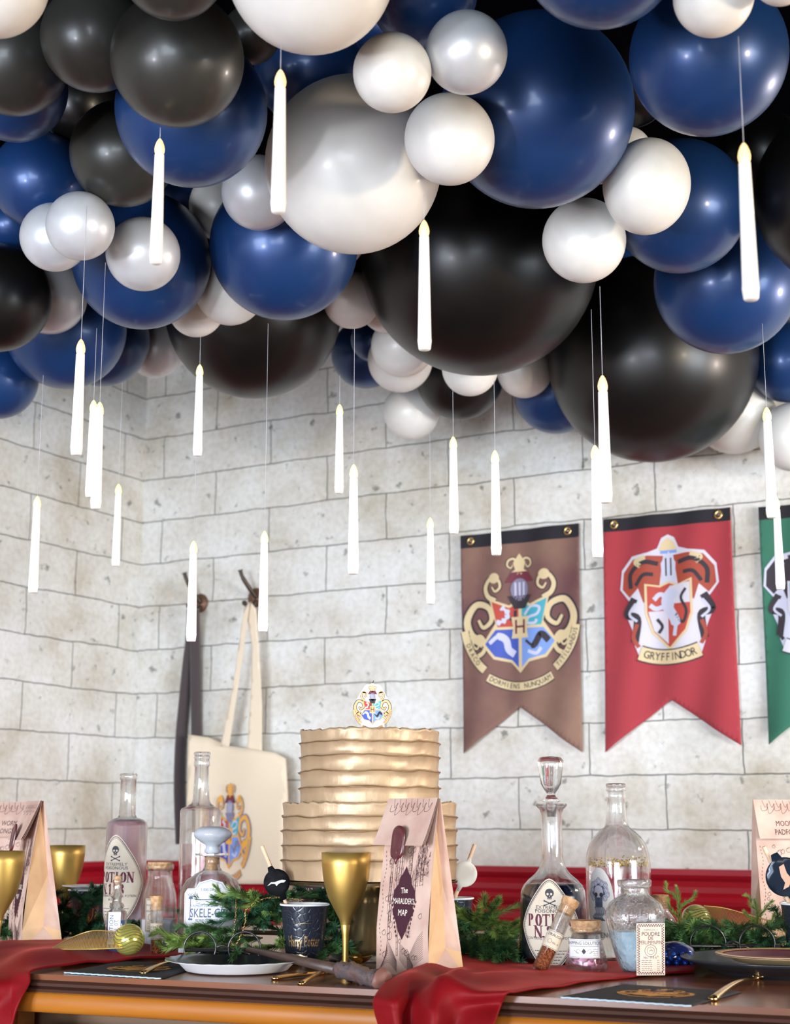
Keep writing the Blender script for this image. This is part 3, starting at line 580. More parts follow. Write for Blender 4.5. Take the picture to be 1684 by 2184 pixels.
def sweepx(m, prof, x0, x1, mi=0):
    v = [(x0, a, b) for a, b in prof] + [(x1, a, b) for a, b in prof]; n = len(prof)
    m.add(v, [(i, (i + 1) % n, n + (i + 1) % n, n + i) for i in range(n)] + [tuple(range(n))[::-1], tuple(range(n, 2 * n))], mi)
sweepx(m, prof, -1.16, 1.51); m.build('dark_lip', [lip_m], tb, False)
m = MB(); sweepx(m, [(.03, .727), (-.012, .727)] + [(-.012 - .007 * math.cos(a * math.pi / 16) , .713 + .0135 * math.sin(a * math.pi / 16)) for a in range(8, -9, -1)][0:] + [(-.004, .699), (.03, .699)], -1.16, 1.51); m.build('edge_band', [honey], tb, True, math.radians(35))
m = MB(); m.box((-1.05, .10, .56), (1.4, .12, .74)); m.box((-1.05, .02, .55), (1.4, .95, .56)); m.box((-1.05, .93, .56), (1.4, .95, .74)); m.build('apron', [inner], tb, False)
for x0, x1, z1, mm in ((-.575, -.235, .672, orange_w), (-.23, .30, .688, tan_w), (.31, .85, .688, tan_w)):
    m = MB(); m.box((x0, .03, .565), (x1, .045, z1)); d = m.build('drawer', [mm], tb, False)
    m = MB(); m.box((x0, .028, z1), (x1, .047, z1 + .003)); m.build('drawer_edge', [tan_w], d, False)
m = MB(); m.box((-.66, .02, .56), (-.60, .06, .70)); m.build('side_post', [orange_w], tb, False)
for (a, b2) in ((-1.05, .06), (1.4, .06), (-1.05, .95), (1.4, .95)):
    m = MB(); m.box((a - .03, b2 - .03, 0), (a + .03, b2 + .03, .56)); m.build('leg', [honey], tb, False)

# ------------------------------------------------------------------ red velvet runners
velvet = mat('red_velvet', (.17, .002, .0045), .6, sheen=.15, bump=.1, bscale=200, spec=.2)
velvet.node_tree.nodes['Principled BSDF'].inputs['Sheen Tint'].default_value = (1, .12, .1, 1)
velvet.node_tree.nodes['Principled BSDF'].inputs['Sheen Roughness'].default_value = .3
def cloth(name, label, rails, loc, amp):
    R = [spline(r, 10) for r in rails]; n = len(R[0]); nc = 60; V = []
    for i in range(n):
        cs = spline([r[i] for r in R], max(1, int(nc / (len(R) - 1))))
        for p in cs: V.append(Vector(p) - Vector(loc))
    k = len(V) // n; Fc = [(i * k + j, i * k + j + 1, (i + 1) * k + j + 1, (i + 1) * k + j) for i in range(n - 1) for j in range(k - 1)]
    for q in V:
        nz = noise.noise(Vector((q.x * 14, q.y * 14, q.z * 14))); q.z = q.z + amp * (nz + .3)
        if q.z < -.01: q += V_ * -abs(noise.noise(Vector((q.x * 38, 1, q.z * 9)))) * min(.016, -q.z * .3)
    o = mesh(name, V, Fc, [velvet], None, True); o.location = loc
    s = o.modifiers.new('s', 'SOLIDIFY'); s.thickness = .003; s.offset = 0
    return tag(o, label, 'table runner', 'red velvet runners')
def tz(px, py, h=.004): p = T(px, py); return Vector((p.x, p.y, ZT + h))
def TF(a, b, z): return Vector((0, 2.05, 0)) + U * a + V_ * b + Vector((0, 0, z))
def fr(px, py, out):       # photo point on the vertical plane standing `out` in front of the table edge
    r = ray(px, py); c = Vector((0, 0, ZC)); k = ((TF(0, -out, 0) - c).dot(V_)) / r.dot(V_); return c + r * k
cloth('velvet_runner', 'dark red velvet runner lying at left and dropping over the left table edge',
    [[tz(430, 2030), tz(214, 2024, .012), tz(67, 2034, .02), tz(-30, 2050, .02), fr(-90, 2085, .03), fr(-120, 2140, .035), fr(-150, 2230, .035)],
     [tz(430, 2034), tz(230, 2036, .02), tz(67, 2048, .016), tz(0, 2062, .006), fr(-20, 2092, .035), fr(-45, 2150, .05), fr(-60, 2230, .05)],
     [tz(430, 2038), tz(250, 2045, .01), tz(80, 2062, .02), tz(30, 2072, .006), fr(28, 2098, .024), fr(8, 2150, .03), fr(-20, 2230, .035)],
     [tz(430, 2041, .002), tz(267, 2053, .003), tz(120, 2069, .004), tz(68, 2078, .005), fr(62, 2100, .026), fr(42, 2140, .045), fr(12, 2230, .05)]], (-.5, 2.3, ZT), .004)
cloth('velvet_runner', 'bright red velvet runner under the right bottles, bunched over the table edge',
    [[tz(1480, 2066), tz(1300, 2058), tz(1130, 2054), tz(985, 2058, .012), tz(925, 2082, .018), tz(850, 2098, .012), fr(803, 2122, .03), fr(801, 2160, .04), fr(835, 2240, .04)],
     [tz(1480, 2069), tz(1300, 2066), tz(1130, 2062, .004), tz(1000, 2074, .010), tz(950, 2094, .004), tz(880, 2106, .018), fr(845, 2128, .05), fr(842, 2165, .06), fr(860, 2240, .055)],
     [tz(1480, 2071), tz(1300, 2074), tz(1140, 2072), tz(1030, 2084, .004), tz(965, 2102, .018), tz(915, 2114, .004), fr(885, 2135, .024), fr(880, 2175, .03), fr(890, 2240, .03)],
     [tz(1480, 2073), tz(1300, 2081), tz(1160, 2084), tz(1050, 2097, .012), tz(990, 2110, .008), tz(945, 2120, .020), fr(925, 2140, .055), fr(925, 2175, .065), fr(925, 2240, .06)],
     [tz(1480, 2075), tz(1300, 2087), tz(1180, 2096), tz(1080, 2110, .004), tz(1035, 2120, .006), tz(1010, 2126, .006), fr(985, 2145, .024), fr(975, 2180, .028), fr(965, 2240, .028)],
     [tz(1480, 2077, .003), tz(1300, 2092, .003), tz(1210, 2106, .003), tz(1130, 2120, .004), tz(1100, 2126, .005), tz(1083, 2130, .007), fr(1068, 2145, .026), fr(1054, 2182, .05), fr(1035, 2240, .06)]], (.2, 2.2, ZT), .003)

# ------------------------------------------------------------------ cake on its stand
YK = 2.5; SK = mpp(1750, YK); KC = at(788, 1750, YK); zk = lambda py: at(788, py, YK).z
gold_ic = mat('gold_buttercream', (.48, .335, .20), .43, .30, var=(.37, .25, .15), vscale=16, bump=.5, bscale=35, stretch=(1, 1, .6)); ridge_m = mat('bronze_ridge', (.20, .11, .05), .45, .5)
bronze = mat('dark_bronze_stand', (.19, .14, .07), .25, .9); pewter = mat('pewter', (.30, .31, .30), .3, .9)
ck = thing('cake', 'two-tier gold buttercream cake with rough horizontal ridges on the stand', 'cake', (KC.x, YK, zk(1874)))
def tier(name, R, yt, yb, ridges, seed, par):
    n = 128; rows = []; z0 = zk(yb) - ck.location.z; z1 = zk(yt) - ck.location.z; rz = sorted([zk(y) - ck.location.z for y in ridges])
    prof = [(z0, 0, 0)]
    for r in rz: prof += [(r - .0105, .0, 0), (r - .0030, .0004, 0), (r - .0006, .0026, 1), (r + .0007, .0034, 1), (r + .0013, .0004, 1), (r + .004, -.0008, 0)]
    prof += [(z1 - .003, .001, 0), (z1, .0015, 1), (z1 + .0015, -.002, 0), (z1 - .001, -.006, 0), (z1 - .002, -.02, 0)]
    prof = [p for i, p in enumerate(prof)]
    V = []; Fc = []; mi = []
    for j, (z, dr, t) in enumerate(prof):
        for i in range(n):
            a = 2 * math.pi * i / n; c, s = math.cos(a), math.sin(a)
            w1 = noise.noise(Vector((c * 2.5 + seed, s * 2.5, round(z * 60)))) * .0030 + noise.noise(Vector((c * 9 + seed, s * 9, round(z * 60)))) * .0008; w2 = noise.noise(Vector((c * 9, s * 9 + seed, z * 60)))
            ext = (w2 * .0030 if t else w2 * .0009) + (noise.noise(Vector((c * 3, s * 3, round(z * 30) + seed))) * .0012)
            top = noise.noise(Vector((c * 14, s * 14, seed))) * .003 if z > z1 - .0035 else 0
            V.append(((R + dr + ext) * c, (R + dr + ext) * s, z + (w1 if 0 < j else 0) + top))
        if j:
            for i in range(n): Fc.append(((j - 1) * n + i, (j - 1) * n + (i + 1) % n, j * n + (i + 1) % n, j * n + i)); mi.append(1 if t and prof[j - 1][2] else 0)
    k = len(V); V.append((0, 0, z1 - .002)); L = (len(prof) - 1) * n
    for i in range(n): Fc.append((L + i, L + (i + 1) % n, k)); mi.append(0)
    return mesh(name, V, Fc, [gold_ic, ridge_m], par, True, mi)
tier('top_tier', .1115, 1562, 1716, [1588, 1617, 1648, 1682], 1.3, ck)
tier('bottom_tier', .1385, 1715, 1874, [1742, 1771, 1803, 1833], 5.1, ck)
st = thing('cake_stand', 'dark bronze pedestal cake stand with bell foot under the cake', 'cake stand', (KC.x, YK, ZT))
zl = lambda py: zk(py) - ZT
h0 = zl(1876)
m = MB(); m.lathe([(0, h0 - .006), (.02, h0 - .006), (.132, h0 - .007), (.1405, h0 - .004), (.1410, h0 - .001), (.139, h0), (0, h0)], 64, cap=False); m.build('plate', [bronze], st, True, math.radians(40))
m = MB(); hb = h0 - .007; m.lathe([(.0, .0), (.058, 0), (.058, .006), (.054, .010), (.050, .012), (.048, .020), (.040, .040), (.026, hb - .030), (.020, hb - .020), (.026, hb - .014), (.036, hb - .005), (.05, hb), (0, hb)], 48, cap=False); m.build('pedestal', [bronze], st, True, math.radians(50))
m = MB(); m.lathe([(.058, 0), (.0635, 0), (.0635, .004), (.0615, .006), (.0625, .009), (.060, .012), (.0585, .012), (.0585, 0)], 48, cap=False); m.build('foot_ring', [pewter], st)
# cake topper
wt = mat('white_wax', (.90, .88, .86), .4, sss=.1)
tp = thing('cake_topper_candle', 'white crest-shaped candle with coloured shield print on top of the cake', 'candle', (at(794, 1560, YK).x, YK, zk(1562)))
px2 = lambda x, y: ((x - 794) * SK, (1562 - y) * SK)
out = spline([(*px2(a, b), 0) for a, b in ((774, 1566), (770, 1545), (757, 1527), (754, 1512), (760, 1492), (770, 1474), (779, 1461), (788, 1459), (794, 1457), (800, 1459), (810, 1461), (818, 1474), (828, 1494), (835, 1514), (832, 1527), (820, 1545), (817, 1566))], 5)
A = Art(); A.poly([(p.x, p.y) for p in out], 0, 0); o = A.build('wax_body', [wt], tp, plane_map((0, 0, 0), (1, 0, 0), (0, 0, 1), (0, -1, 0)), .008)
s = o.modifiers.new('s', 'SOLIDIFY'); s.thickness = .009; s.offset = 0; bv = o.modifiers.new('b', 'BEVEL'); bv.width = .002; bv.segments = 2
tg = mat('topper_gold', (.80, .42, .18), .5)
A = Art(); crest_quartered(A, 0, 0, 1, G0); A.build('printed_crest', [tg] + [tg] + PAL[2:], tp, plane_map((0, -.0052, px2(0, 1510)[1]), (.064, 0, 0), (0, 0, .073), (0, -1, 0)), .2, .00006)
m = MB(); m.tube([(0, 0, px2(0, 1460)[1]), (.0004, 0, px2(0, 1455)[1]), (.0018, 0, px2(0, 1450)[1])], .0006, 6); m.build('wick', [black_cloth], tp)

# ------------------------------------------------------------------ paper gift bags
kraft = mat('parchment_paper', (.60, .42, .34), .75, var=(.47, .29, .23), vscale=22, vamt=.35, bump=.05); kraft_in = mat('kraft_side', (.66, .43, .24), .75, var=(.55, .33, .18), vscale=15, vamt=.3)
ink = mat('brown_ink', (.06, .022, .024), .8); seal_m = mat('maroon_wax', (.085, .016, .02), .3, coat=.4); maroon_l = mat('maroon_print', (.045, .006, .016), .6); cream = mat('cream_print', (.80, .70, .58), .6)
def bag(label, p, rz, wd, dp, h, face, flap_open=.008, text=None, lean=.35):
    th = thing('gift_bag', label, 'gift bag', p, rz, 'parchment gift bags')
    x = wd / 2; tip = (dp * lean, h); x2 = x - .004
    A0, C0 = (0, 0), (dp, 0)
    fmap = lambda a, b, hh: Vector((a * (1 - .04 * b / h), tip[0] * max(0, (b - h * .25) / (h * .75)) ** 1.15 - .0006 - hh, b))
    bmap = lambda a, b, hh: Vector((a * (1 - .04 * b / h), dp - (dp - tip[0] - .003) * (b / h) + hh, b))
    A = Art(); A.rect(-x, 0, x, h, 0); 
    f = A.build('front_panel', [kraft], th, fmap, .012)
    A = Art(); A.rect(-x, 0, x, h, 0); A.build('back_panel', [kraft], th, bmap, .012)
    for sgn in (-1, 1):
        m = MB(); X = sgn * x; ins = .014; a = Vector((X, 0, 0)); c = Vector((X, dp, 0)); mlow = Vector((X - sgn * .002, dp / 2, dp * .55))
        fa = fmap(X, h, 0); ca = bmap(X, h, 0); fm = fmap(X, dp * .45, 0); cm = bmap(X, dp * .45, 0); mt = (fa + ca) / 2 - Vector((sgn * .012, 0, .004)); mm_ = Vector((X - sgn * ins, (tip[0] + dp) / 2 * .9, h * .5))
        fmid = fmap(X, h * .5, 0); cmid = bmap(X, h * .5, 0)
        m.add([a, c, mlow, fm, cm, mm_, fmid, cmid, fa, ca, mt], [(0, 2, 3), (1, 4, 2), (3, 2, 5, 6), (6, 5, 10, 8)], 0)
        m.add([a, c, mlow, fm, cm, mm_, fmid, cmid, fa, ca, mt], [(4, 7, 5, 2), (7, 9, 10, 5), (0, 1, 2)], 1)
        m.build('side_gusset', [kraft_in, kraft], th, False)
    m = MB(); m.box((-x, 0, 0), (x, dp, .0008)); m.build('bottom', [kraft], th, False)
    fh = .066
    for k in range(3):     # folded flap, three layers
        y1 = -flap_open * (1 - k * .28); zz = h - fh + k * .0015; top = fmap(0, h, 0)
        A = Art(); A.rect(-x, 0, x, fh, 0)
        fm2 = lambda a, b, hh, y1=y1, zz=zz, k=k: Vector((a * .965, y1 + (top.y - y1) * (b / fh) ** .9 - hh - .0012 * (2 - k), zz + (h + .001 - zz) * (b / fh)))
        if k == 0:
            A0_ = A
            random.seed(int(p[0] * 1000) + 5)
            for q in range(7):
                cx0 = -x * .7 + q * x * .23; A0_.curve([(cx0, fh * .98), (cx0 + .004, fh * .8), (cx0 + .009, fh * .9), (cx0 + .006, fh * .74), (cx0 - .003, fh * (.72 - .08 * (q % 2))), (cx0 - .004, fh * .85)], .0006, 1, 1)
            if text:
                for j, t in enumerate(text): A0_.text(t, (0), fh * (.38 - j * .22), .013, 1, 1, .005, .8)
        A.build('folded_flap', [kraft, ink], th, fm2, .012)
    if face == 'front':
        m = MB(); op = spline([(-.011, .018, 0), (0, .024, 0), (.011, .018, 0), (.013, 0, 0), (.011, -.018, 0), (.003, -.024, 0), (0, -.031, 0), (-.004, -.024, 0), (-.012, -.018, 0), (-.013, 0, 0)], 4, True); k = len(op)
        rings = [(1, 0), (1.0, .002), (.86, .0036), (.72, .0026), (.60, .0026), (.5, .0034), (.0, .0034)]
        V = [Vector((q.x * s_, -d_, q.y * (s_ if s_ > .9 else s_ * .95))) for s_, d_ in rings for q in op]; m.add(V, [(i * k + j, i * k + (j + 1) % k, (i + 1) * k + (j + 1) % k, (i + 1) * k + j) for i in range(len(rings) - 1) for j in range(k)])
        sl = m.build('wax_seal', [seal_m], th); sl.location = (.004, -flap_open - .003, h - fh + .004); sl.rotation_euler = (math.radians(-8), 0, 0); tag(sl, 'dark maroon wax seal')
    # printed ink drawing
    A = Art(); rr = random.Random(11 if face == 'front' else 23)
    if face == 'front':
        cy = h * .40
        pts = [(0, .052), (.006, .042), (.012, .036), (.013, .028), (.022, .018), (.024, .006), (.020, -.004), (.022, -.012), (.013, -.026), (.008, -.038), (0, -.050)]
        A.poly([(a, cy + b) for a, b in pts] + [(-a, cy + b) for a, b in pts[-2:0:-1]], 1, 3)
        A.text('The', 0, cy + .018, .0115, 2, 4, .008, .8, .1); A.text("MARAUDER'S", 0, cy + .003, .0115, 2, 4, .006, .66); A.text('MAP', 0, cy - .013, .0125, 2, 4, .006, .8)
        for k in range(34):    # turrets around the diamond
            tx = (-1) ** k * rr.uniform(.006, .034); ty = cy + rr.uniform(-.075, .05); hh = rr.uniform(.02, .05); ww = rr.uniform(.0015, .0035)
            A.line([(tx - ww, ty), (tx - ww, ty + hh)], .0006, 0, 1); A.line([(tx + ww, ty), (tx + ww, ty + hh)], .0006, 0, 1); A.line([(tx - ww * 1.4, ty + hh), (tx, ty + hh + ww * 5), (tx + ww * 1.4, ty + hh)], .0007, 0, 1)
            for q in range(4): A.line([(tx - ww, ty + hh * q / 4), (tx + ww, ty + hh * (q + .3) / 4)], .0005, 0, 1)
        for k in range(9):
            for q in (-1, 1): A.ell(q * (.008 + k * .0016 + .004), cy - .045 + k * .006, .0016, .0022, 0, 1, 8)
        for k in range(13):   # contour hills at the bottom
            A.curve([(-x * .9 + k * .0015, .004 + k * .002), (-x * .55, .016 + k * .0024), (-x * .2, .004 + k * .0012)], .0005, 0, 1)
            A.curve([(-x * .1, .022 + k * .0018), (x * .15, .010 + k * .002), (x * .42, .003 + k * .001)], .0005, 0, 1)
            A.curve([(x * .2, .003 + k * .0016), (x * .55, .018 + k * .0026), (x * .8, .026 + k * .003)], .0005, 0, 1)
        for k in range(110): 
            a = rr.uniform(.4, .85) * x; b = rr.uniform(.55, .73) * h; A.line([(a, b), (a + rr.uniform(-.003, .004), b + rr.uniform(.003, .009))], .0005, 0, 1)
    n = 40 if face != 'front' else 34
    for k in range(n):
        a = rr.uniform(-.85, .75) * x; b = rr.uniform(.06, .72) * h
        if face == 'front' and abs(a) < .026 and .2 * h < b < .62 * h: continue
        s_ = rr.uniform(.5, 1); A.curve([(a, b), (a + .006 * s_, b + .003 * s_), (a + .008 * s_, b - .005 * s_), (a + .002 * s_, b - .008 * s_), (a - .002 * s_, b - .002 * s_), (a + .004 * s_, b + .001)], .0006, 0, 1)
    for k in range(30):
        a = -x * .86 + .002 * math.sin(k * .7); b = .1 * h + k * .006
        if b < .7 * h: A.rect(a, b, a + .001, b + .0026, 0, 1)
    A.build('printed_drawing', [ink, maroon_l, cream], th, fmap, .02)
    return th
bp = T(914, 2086); w0, d0 = .108, .070
rzb = math.radians(-47); R_ = Matrix.Rotation(rzb, 3, 'Z')
bag('parchment gift bag with maroon wax seal and dark diamond print, right of the gold goblet', bp - R_ @ Vector((w0 / 2, 0, 0)), rzb, w0, d0, .246, 'front')
rz2 = math.radians(-64); R_ = Matrix.Rotation(rz2, 3, 'Z')
bag('parchment gift bag seen from its side, between the two gold goblets at left', T(46, 2028) - R_ @ Vector((w0 / 2, 0, 0)), rz2, w0, d0, .248, 'front')
p = at(-4, 2000, 3.02); bag('parchment gift bag cut by the left edge, behind the left gold goblet', (p.x, p.y, ZT), math.radians(-12), w0, d0, .250, 'back', .012, ('MOONY, WORMTAIL', '& PRONGS'))
p = at(1690, 2000, 2.72); bag('parchment gift bag cut by the right edge, behind the black drink tag', (p.x, p.y, ZT), math.radians(4), w0, d0, .250, 'back', .006, ('MOONY', 'PADFOOT'))
p = at(655, 1990, 3.05); bag('parchment gift bag mostly hidden behind the cake and the black cup', (p.x, p.y, ZT), math.radians(0), w0 * .95, d0, .235, 'front')

# ------------------------------------------------------------------ glassware
glass = mat('clear_glass', (.97, .98, .98), .02, trans=1, ior=1.45, thin=.22); jar_glass = mat('jar_glass', (.97, .98, .98), .02, trans=1, ior=1.45, thin=.55); glass_w = mat('lamp_white_glass', (.62, .66, .72), .12, trans=.45, ior=1.45)
mauve = mat('mauve_liquid', (.86, .72, .78), .05, trans=.80, ior=1.34, thin=.2); pinkl = mat('pink_liquid', (.90, .76, .78), .02, trans=1, ior=1.34); clearl = mat('clear_liquid', (.95, .94, .90), .02, trans=1, ior=1.34)
inkl = mat('blue_black_liquid', (.006, .008, .022), .08, spec=.6); bluel = mat('blue_liquid', (.02, .10, .32), .1, trans=.3)
cork = mat('cork', (.55, .33, .17), .85, var=(.33, .18, .09), vscale=160, vamt=.3, bump=.5, bscale=250)
powder = mat('white_powder', (.75, .76, .80), .9, bump=.5, bscale=200); crystals = mat('blue_crystals', (.45, .66, .80), .5, trans=.35, var=(.75, .86, .92), vscale=120, bump=.8, bscale=150)
copper_g = mat('copper_glitter', (.62, .20, .08), .35, .8, var=(.25, .06, .02), vscale=400, vamt=.2, bump=1, bscale=600); gold_f = mat('gold_flakes', (.80, .55, .10), .25, .9)
petal_m = mat('pink_petals', (.86, .30, .52), .6, var=(.93, .55, .70), vscale=60, sss=.2); paper_l = mat('label_paper', (.66, .585, .49), .8, var=(.52, .42, .31), vscale=30, vamt=.6); paper_w = mat('label_paper_white', (.68, .665, .67), .8)
ink2 = mat('label_ink', (.04, .035, .05), .7); ink_m = mat('label_maroon_ink', (.10, .012, .03), .7); ink_b = mat('label_blue_ink', (.08, .11, .19), .7)
goldm = mat('satin_gold', (.58, .37, .10), .42, .85); goldc = mat('gold_metal', (.80, .55, .22), .2, 1); ochre = mat('label_ochre', (.70, .50, .26), .8)
def by(Y): return 1092 + F * math.tan(PITCH + math.atan((ZC - ZT) / Y))
def prof_m(prof, Y):      # [(py, halfwidth px)] top to bottom -> [(r, z)] bottom to top, z above the table
    s = mpp(1900, Y); out = [(hw * s, at(842, py, Y).z - ZT) for py, hw in prof]; return out[::-1]
def bottle(name, label, cat, cx, Y, prof, base_hw, gl=None, liquid=None, th=.0022, n=48, sq=None, rz=0, lip=None, group=None, zoff=0):
    """prof lists the outside, top to bottom in photo pixels; a glass wall of thickness th is left inside"""
    gl = gl or glass; p = at(cx, by(Y), Y); root = thing(name, label, cat, (p.x, Y, ZT + zoff), rz, group)
    o = prof_m(prof, Y); s = mpp(1900, Y); o = [(base_hw * s * .9, .0005), (base_hw * s, .004)] + [q for q in o if q[1] > .006]
    o = [(max(r, .001), z) for r, z in o]
    inn = [(max(r - th, .0008), z) for r, z in o if z > .008]
    inn = [(inn[0][0] * .85, .0065)] + [(r, max(z, .009)) for r, z in inn]
    m = MB(); m.lathe([(0, .0005)] + o + inn[::-1] + [(0, .0065)], n, cap=False, sq=sq); g = m.build('glass_body', [gl], root, True, math.radians(50), weld=True)
    if liquid:
        ly, lm = liquid; lz = at(842, ly, Y).z - ZT; L = [(r - .00035, z + .0002) for r, z in inn]
        P = [(r, z) for r, z in L if z < lz]; nx = [q for q in L if q[1] >= lz]
        if nx: a, b_ = P[-1], nx[0]; t = (lz - a[1]) / max(1e-6, b_[1] - a[1]); P.append((a[0] + (b_[0] - a[0]) * t, lz))
        m = MB(); m.lathe([(0, .0070)] + P + [(0, P[-1][1])], n, cap=False, sq=sq); m.build('contents', [lm], root, True, math.radians(50), weld=True)
    return root, s
def face(root, extra=0): return math.atan2(-root.location.y, -root.location.x) - root.rotation_euler.z + extra
def corkpart(root, r0, r1, z0, z1, name='cork', m_=None):
    m = MB(); m.lathe([(0, z0), (r0, z0), (r1, z1 - .001), (r1 - .0008, z1), (0, z1)], 24, cap=False); return m.build(name, [m_ or cork], root, True, math.radians(40))
def zz(py, Y): return at(842, py, Y).z - ZT
def checker(A, x0, y0, x1, y1, w, m, l):
    nx = int((x1 - x0) / w); 
    for i in range(nx):
        for j in (0, 1):
            if (i + j) % 2: 
                A.rect(x0 + i * w, y0 + j * w, x0 + (i + 1) * w, y0 + (j + 1) * w, m, l); A.rect(x0 + i * w, y1 - (j + 1) * w, x0 + (i + 1) * w, y1 - j * w, m, l)
    for i in range(2, int((y1 - y0) / w) - 2):
        for j in (0, 1):
            if (i + j) % 2: A.rect(x0 + j * w, y0 + i * w, x0 + (j + 1) * w, y0 + (i + 1) * w, m, l); A.rect(x1 - (j + 1) * w, y0 + i * w, x1 - j * w, y0 + (i + 1) * w, m, l)
def microtext(A, x0, x1, y, w, m, l, rr):
    x = x0
    while x < x1: d = rr.uniform(.0012, .005); A.rect(x, y, min(x + d, x1), y + w, m, l); x += d + .0009
def potion_label(A, num, w, h, s):
    # pointed oval label: paper, twisted border, skull, words
    rr = random.Random(3)
    def oval(kx, ky): return [(p.x * kx, p.y * ky) for p in spline([(0, h, 0), (w * .52, h * .62, 0), (w * .92, h * .15, 0), (w * .95, -h * .15, 0), (w * .55, -h * .68, 0), (0, -h, 0), (-w * .55, -h * .68, 0), (-w * .95, -h * .15, 0), (-w * .92, h * .15, 0), (-w * .52, h * .62, 0)], 5, True)]
    A.poly(oval(1, 1), 0, 0); A.line(oval(.955, .965), .0011, 1, 1, True); A.line(oval(.90, .925), .0005, 1, 1, True)
    o = oval(.93, .945)
    for i in range(len(o)): 
        a = Vector(o[i]); b = Vector(o[(i + 1) % len(o)]); k = max(1, int((b - a).length / .0022))
        for j in range(k): p = a.lerp(b, (j + .5) / k); A.ell(p.x, p.y, .0006, .0006, 1, 2, 6)
    skull(A, 0, h * .66, .0110 * s, 1)
    A.text('EXTREMELY', 0, h * .375, .0052 * s, 1, 2, .012, 1.1); A.text('POISONOUS', 0, h * .295, .0052 * s, 1, 2, .012, 1.1)
    A.serif('POTION', 0, h * .105, .0125 * s, 2, 2, .84, .78); A.serif(num, 0, -h * .145, .0125 * s, 2, 2, .84, .85)
    A.text('CONTAINS POWERFUL POTION', 0, -h * .29, .0042 * s, 1, 2, .006, .9); A.text('& SYRUPS', 0, -h * .36, .0042 * s, 1, 2, .006, .9)
    A.text('N. &', 0, -h * .47, .006 * s, 1, 2, .006)
    for j in range(5): ww = w * (.5 - .07 * j); microtext(A, -ww, ww, -h * (.56 + .065 * j), .0011, 1, 2, rr)

# mauve bottle, far left
Y1 = 2.78
r_, s_ = bottle('potion_bottle', 'tall clear bottle of mauve liquid with a diamond POTION N.113 label', 'bottle', 262, Y1,
    [(1650, 17.5), (1652, 19), (1661, 19), (1663, 17), (1700, 17), (1738, 18), (1744, 21), (1748, 34), (1754, 42), (1762, 44), (1850, 44), (1950, 44), (2005, 43.5)], 42, liquid=(1749, mauve), th=.0022)
A = Art(); potion_label(A, 'N.113', 66 * s_, 98 * s_, 1.45)
A.build('paper_label', [paper_l, ink2, ink_m], r_, cyl_map(44 * s_, zz(1880, Y1), face(r_, -.52), .0007), .0028, .00014)
# tall bottle with pink liquid
Y2 = 2.80
r_, s_ = bottle('glass_bottle', 'tall clear screw-neck bottle half filled with pale pink liquid', 'bottle', 421, Y2,
    [(1604, 16), (1606, 18), (1610, 18), (1612, 16.5), (1614, 18), (1618, 18), (1620, 16.5), (1628, 17.5), (1633, 17.5), (1636, 15.5), (1680, 16.5), (1705, 18), (1714, 22), (1720, 30), (1724, 41), (1730, 44), (1800, 44), (1900, 44), (2000, 44)], 42, liquid=(1799, pinkl), th=.003)
# squat bottle with white mushroom stopper
Y3 = 2.58
r_, s_ = bottle('medicine_bottle', 'squat clear bottle with milky mushroom stopper and white SKELE-GRO label', 'bottle', 448, Y3,
    [(1820, 36), (1824, 36), (1826, 17), (1833, 15), (1850, 17), (1857, 22), (1864, 36), (1876, 52), (1892, 62), (1910, 66), (1940, 66), (1980, 66), (2012, 65)], 62, th=.0025, sq=2.6)
m = MB(); m.lathe([(0, zz(1824, Y3) + .0006), (.008, zz(1822, Y3)), (.014, zz(1816, Y3)), (.011, zz(1808, Y3)), (.012, zz(1802, Y3)), (.021, zz(1795, Y3)), (.030, zz(1786, Y3)), (.0320, zz(1778, Y3)), (.028, zz(1769, Y3)), (.019, zz(1763, Y3)), (0, zz(1762, Y3))], 40, cap=False)
m.build('stopper', [glass_w], r_, True, weld=True); corkpart(r_, .010, .0112, zz(1856, Y3), zz(1828, Y3))
A = Art(); W3 = 61 * s_; lz = zz(1935, Y3); hh = 50 * s_
outl = [(-W3, -hh), (W3, -hh), (W3, hh * .62), (W3 * .86, hh * .82), (W3 * .55, hh * .84), (W3 * .42, hh * 1.08), (0, hh * 1.22), (-W3 * .42, hh * 1.08), (-W3 * .55, hh * .84), (-W3 * .86, hh * .82), (-W3, hh * .62)]
A.poly(outl, 0, 0); A.line([(a * .94, b * .95) for a, b in outl], .0005, 1, 1, True); A.line([(a * .91, b * .92) for a, b in outl], .0003, 1, 1, True)
A.text('1,000 DROPS', 0, hh * .78, .006, 1, 1, .006); A.text('A REMEDY FOR BONE DEFECTS', 0, hh * .12, .0055, 1, 1, .006, .9); A.text('SKELE-GRO', .001, -hh * .18, .0195, 1, 1, .012, .72)
A.text('BONE-FOR RESULTS', 0, -hh * .46, .0055, 1, 1, .006); A.text("RUBENS WINIKUS", 0, -hh * .78, .0085, 1, 1, .006, .9)
for k in (-1, 1):
    A.line([(k * W3 * .72, hh * .42), (k * W3 * .74, -hh * .4)], .0014, 1, 1); 
    for q in (-.42, .44): A.ell(k * W3 * .76, hh * q, .0022, .0018, 1, 1, 8); A.ell(k * W3 * .68, hh * q, .0022, .0018, 1, 1, 8)
    for f_ in range(4): A.line([(k * W3 * .72, hh * .45), (k * W3 * (.58 + .09 * f_), hh * (.66 - .03 * abs(f_ - 1.5)))], .0009, 1, 1)
A.line([(-W3 * .5, hh * .38), (W3 * .5, hh * .38)], .0012, 1, 1); A.line([(-W3 * .5, hh * .32), (W3 * .5, hh * .32)], .0004, 1, 1)
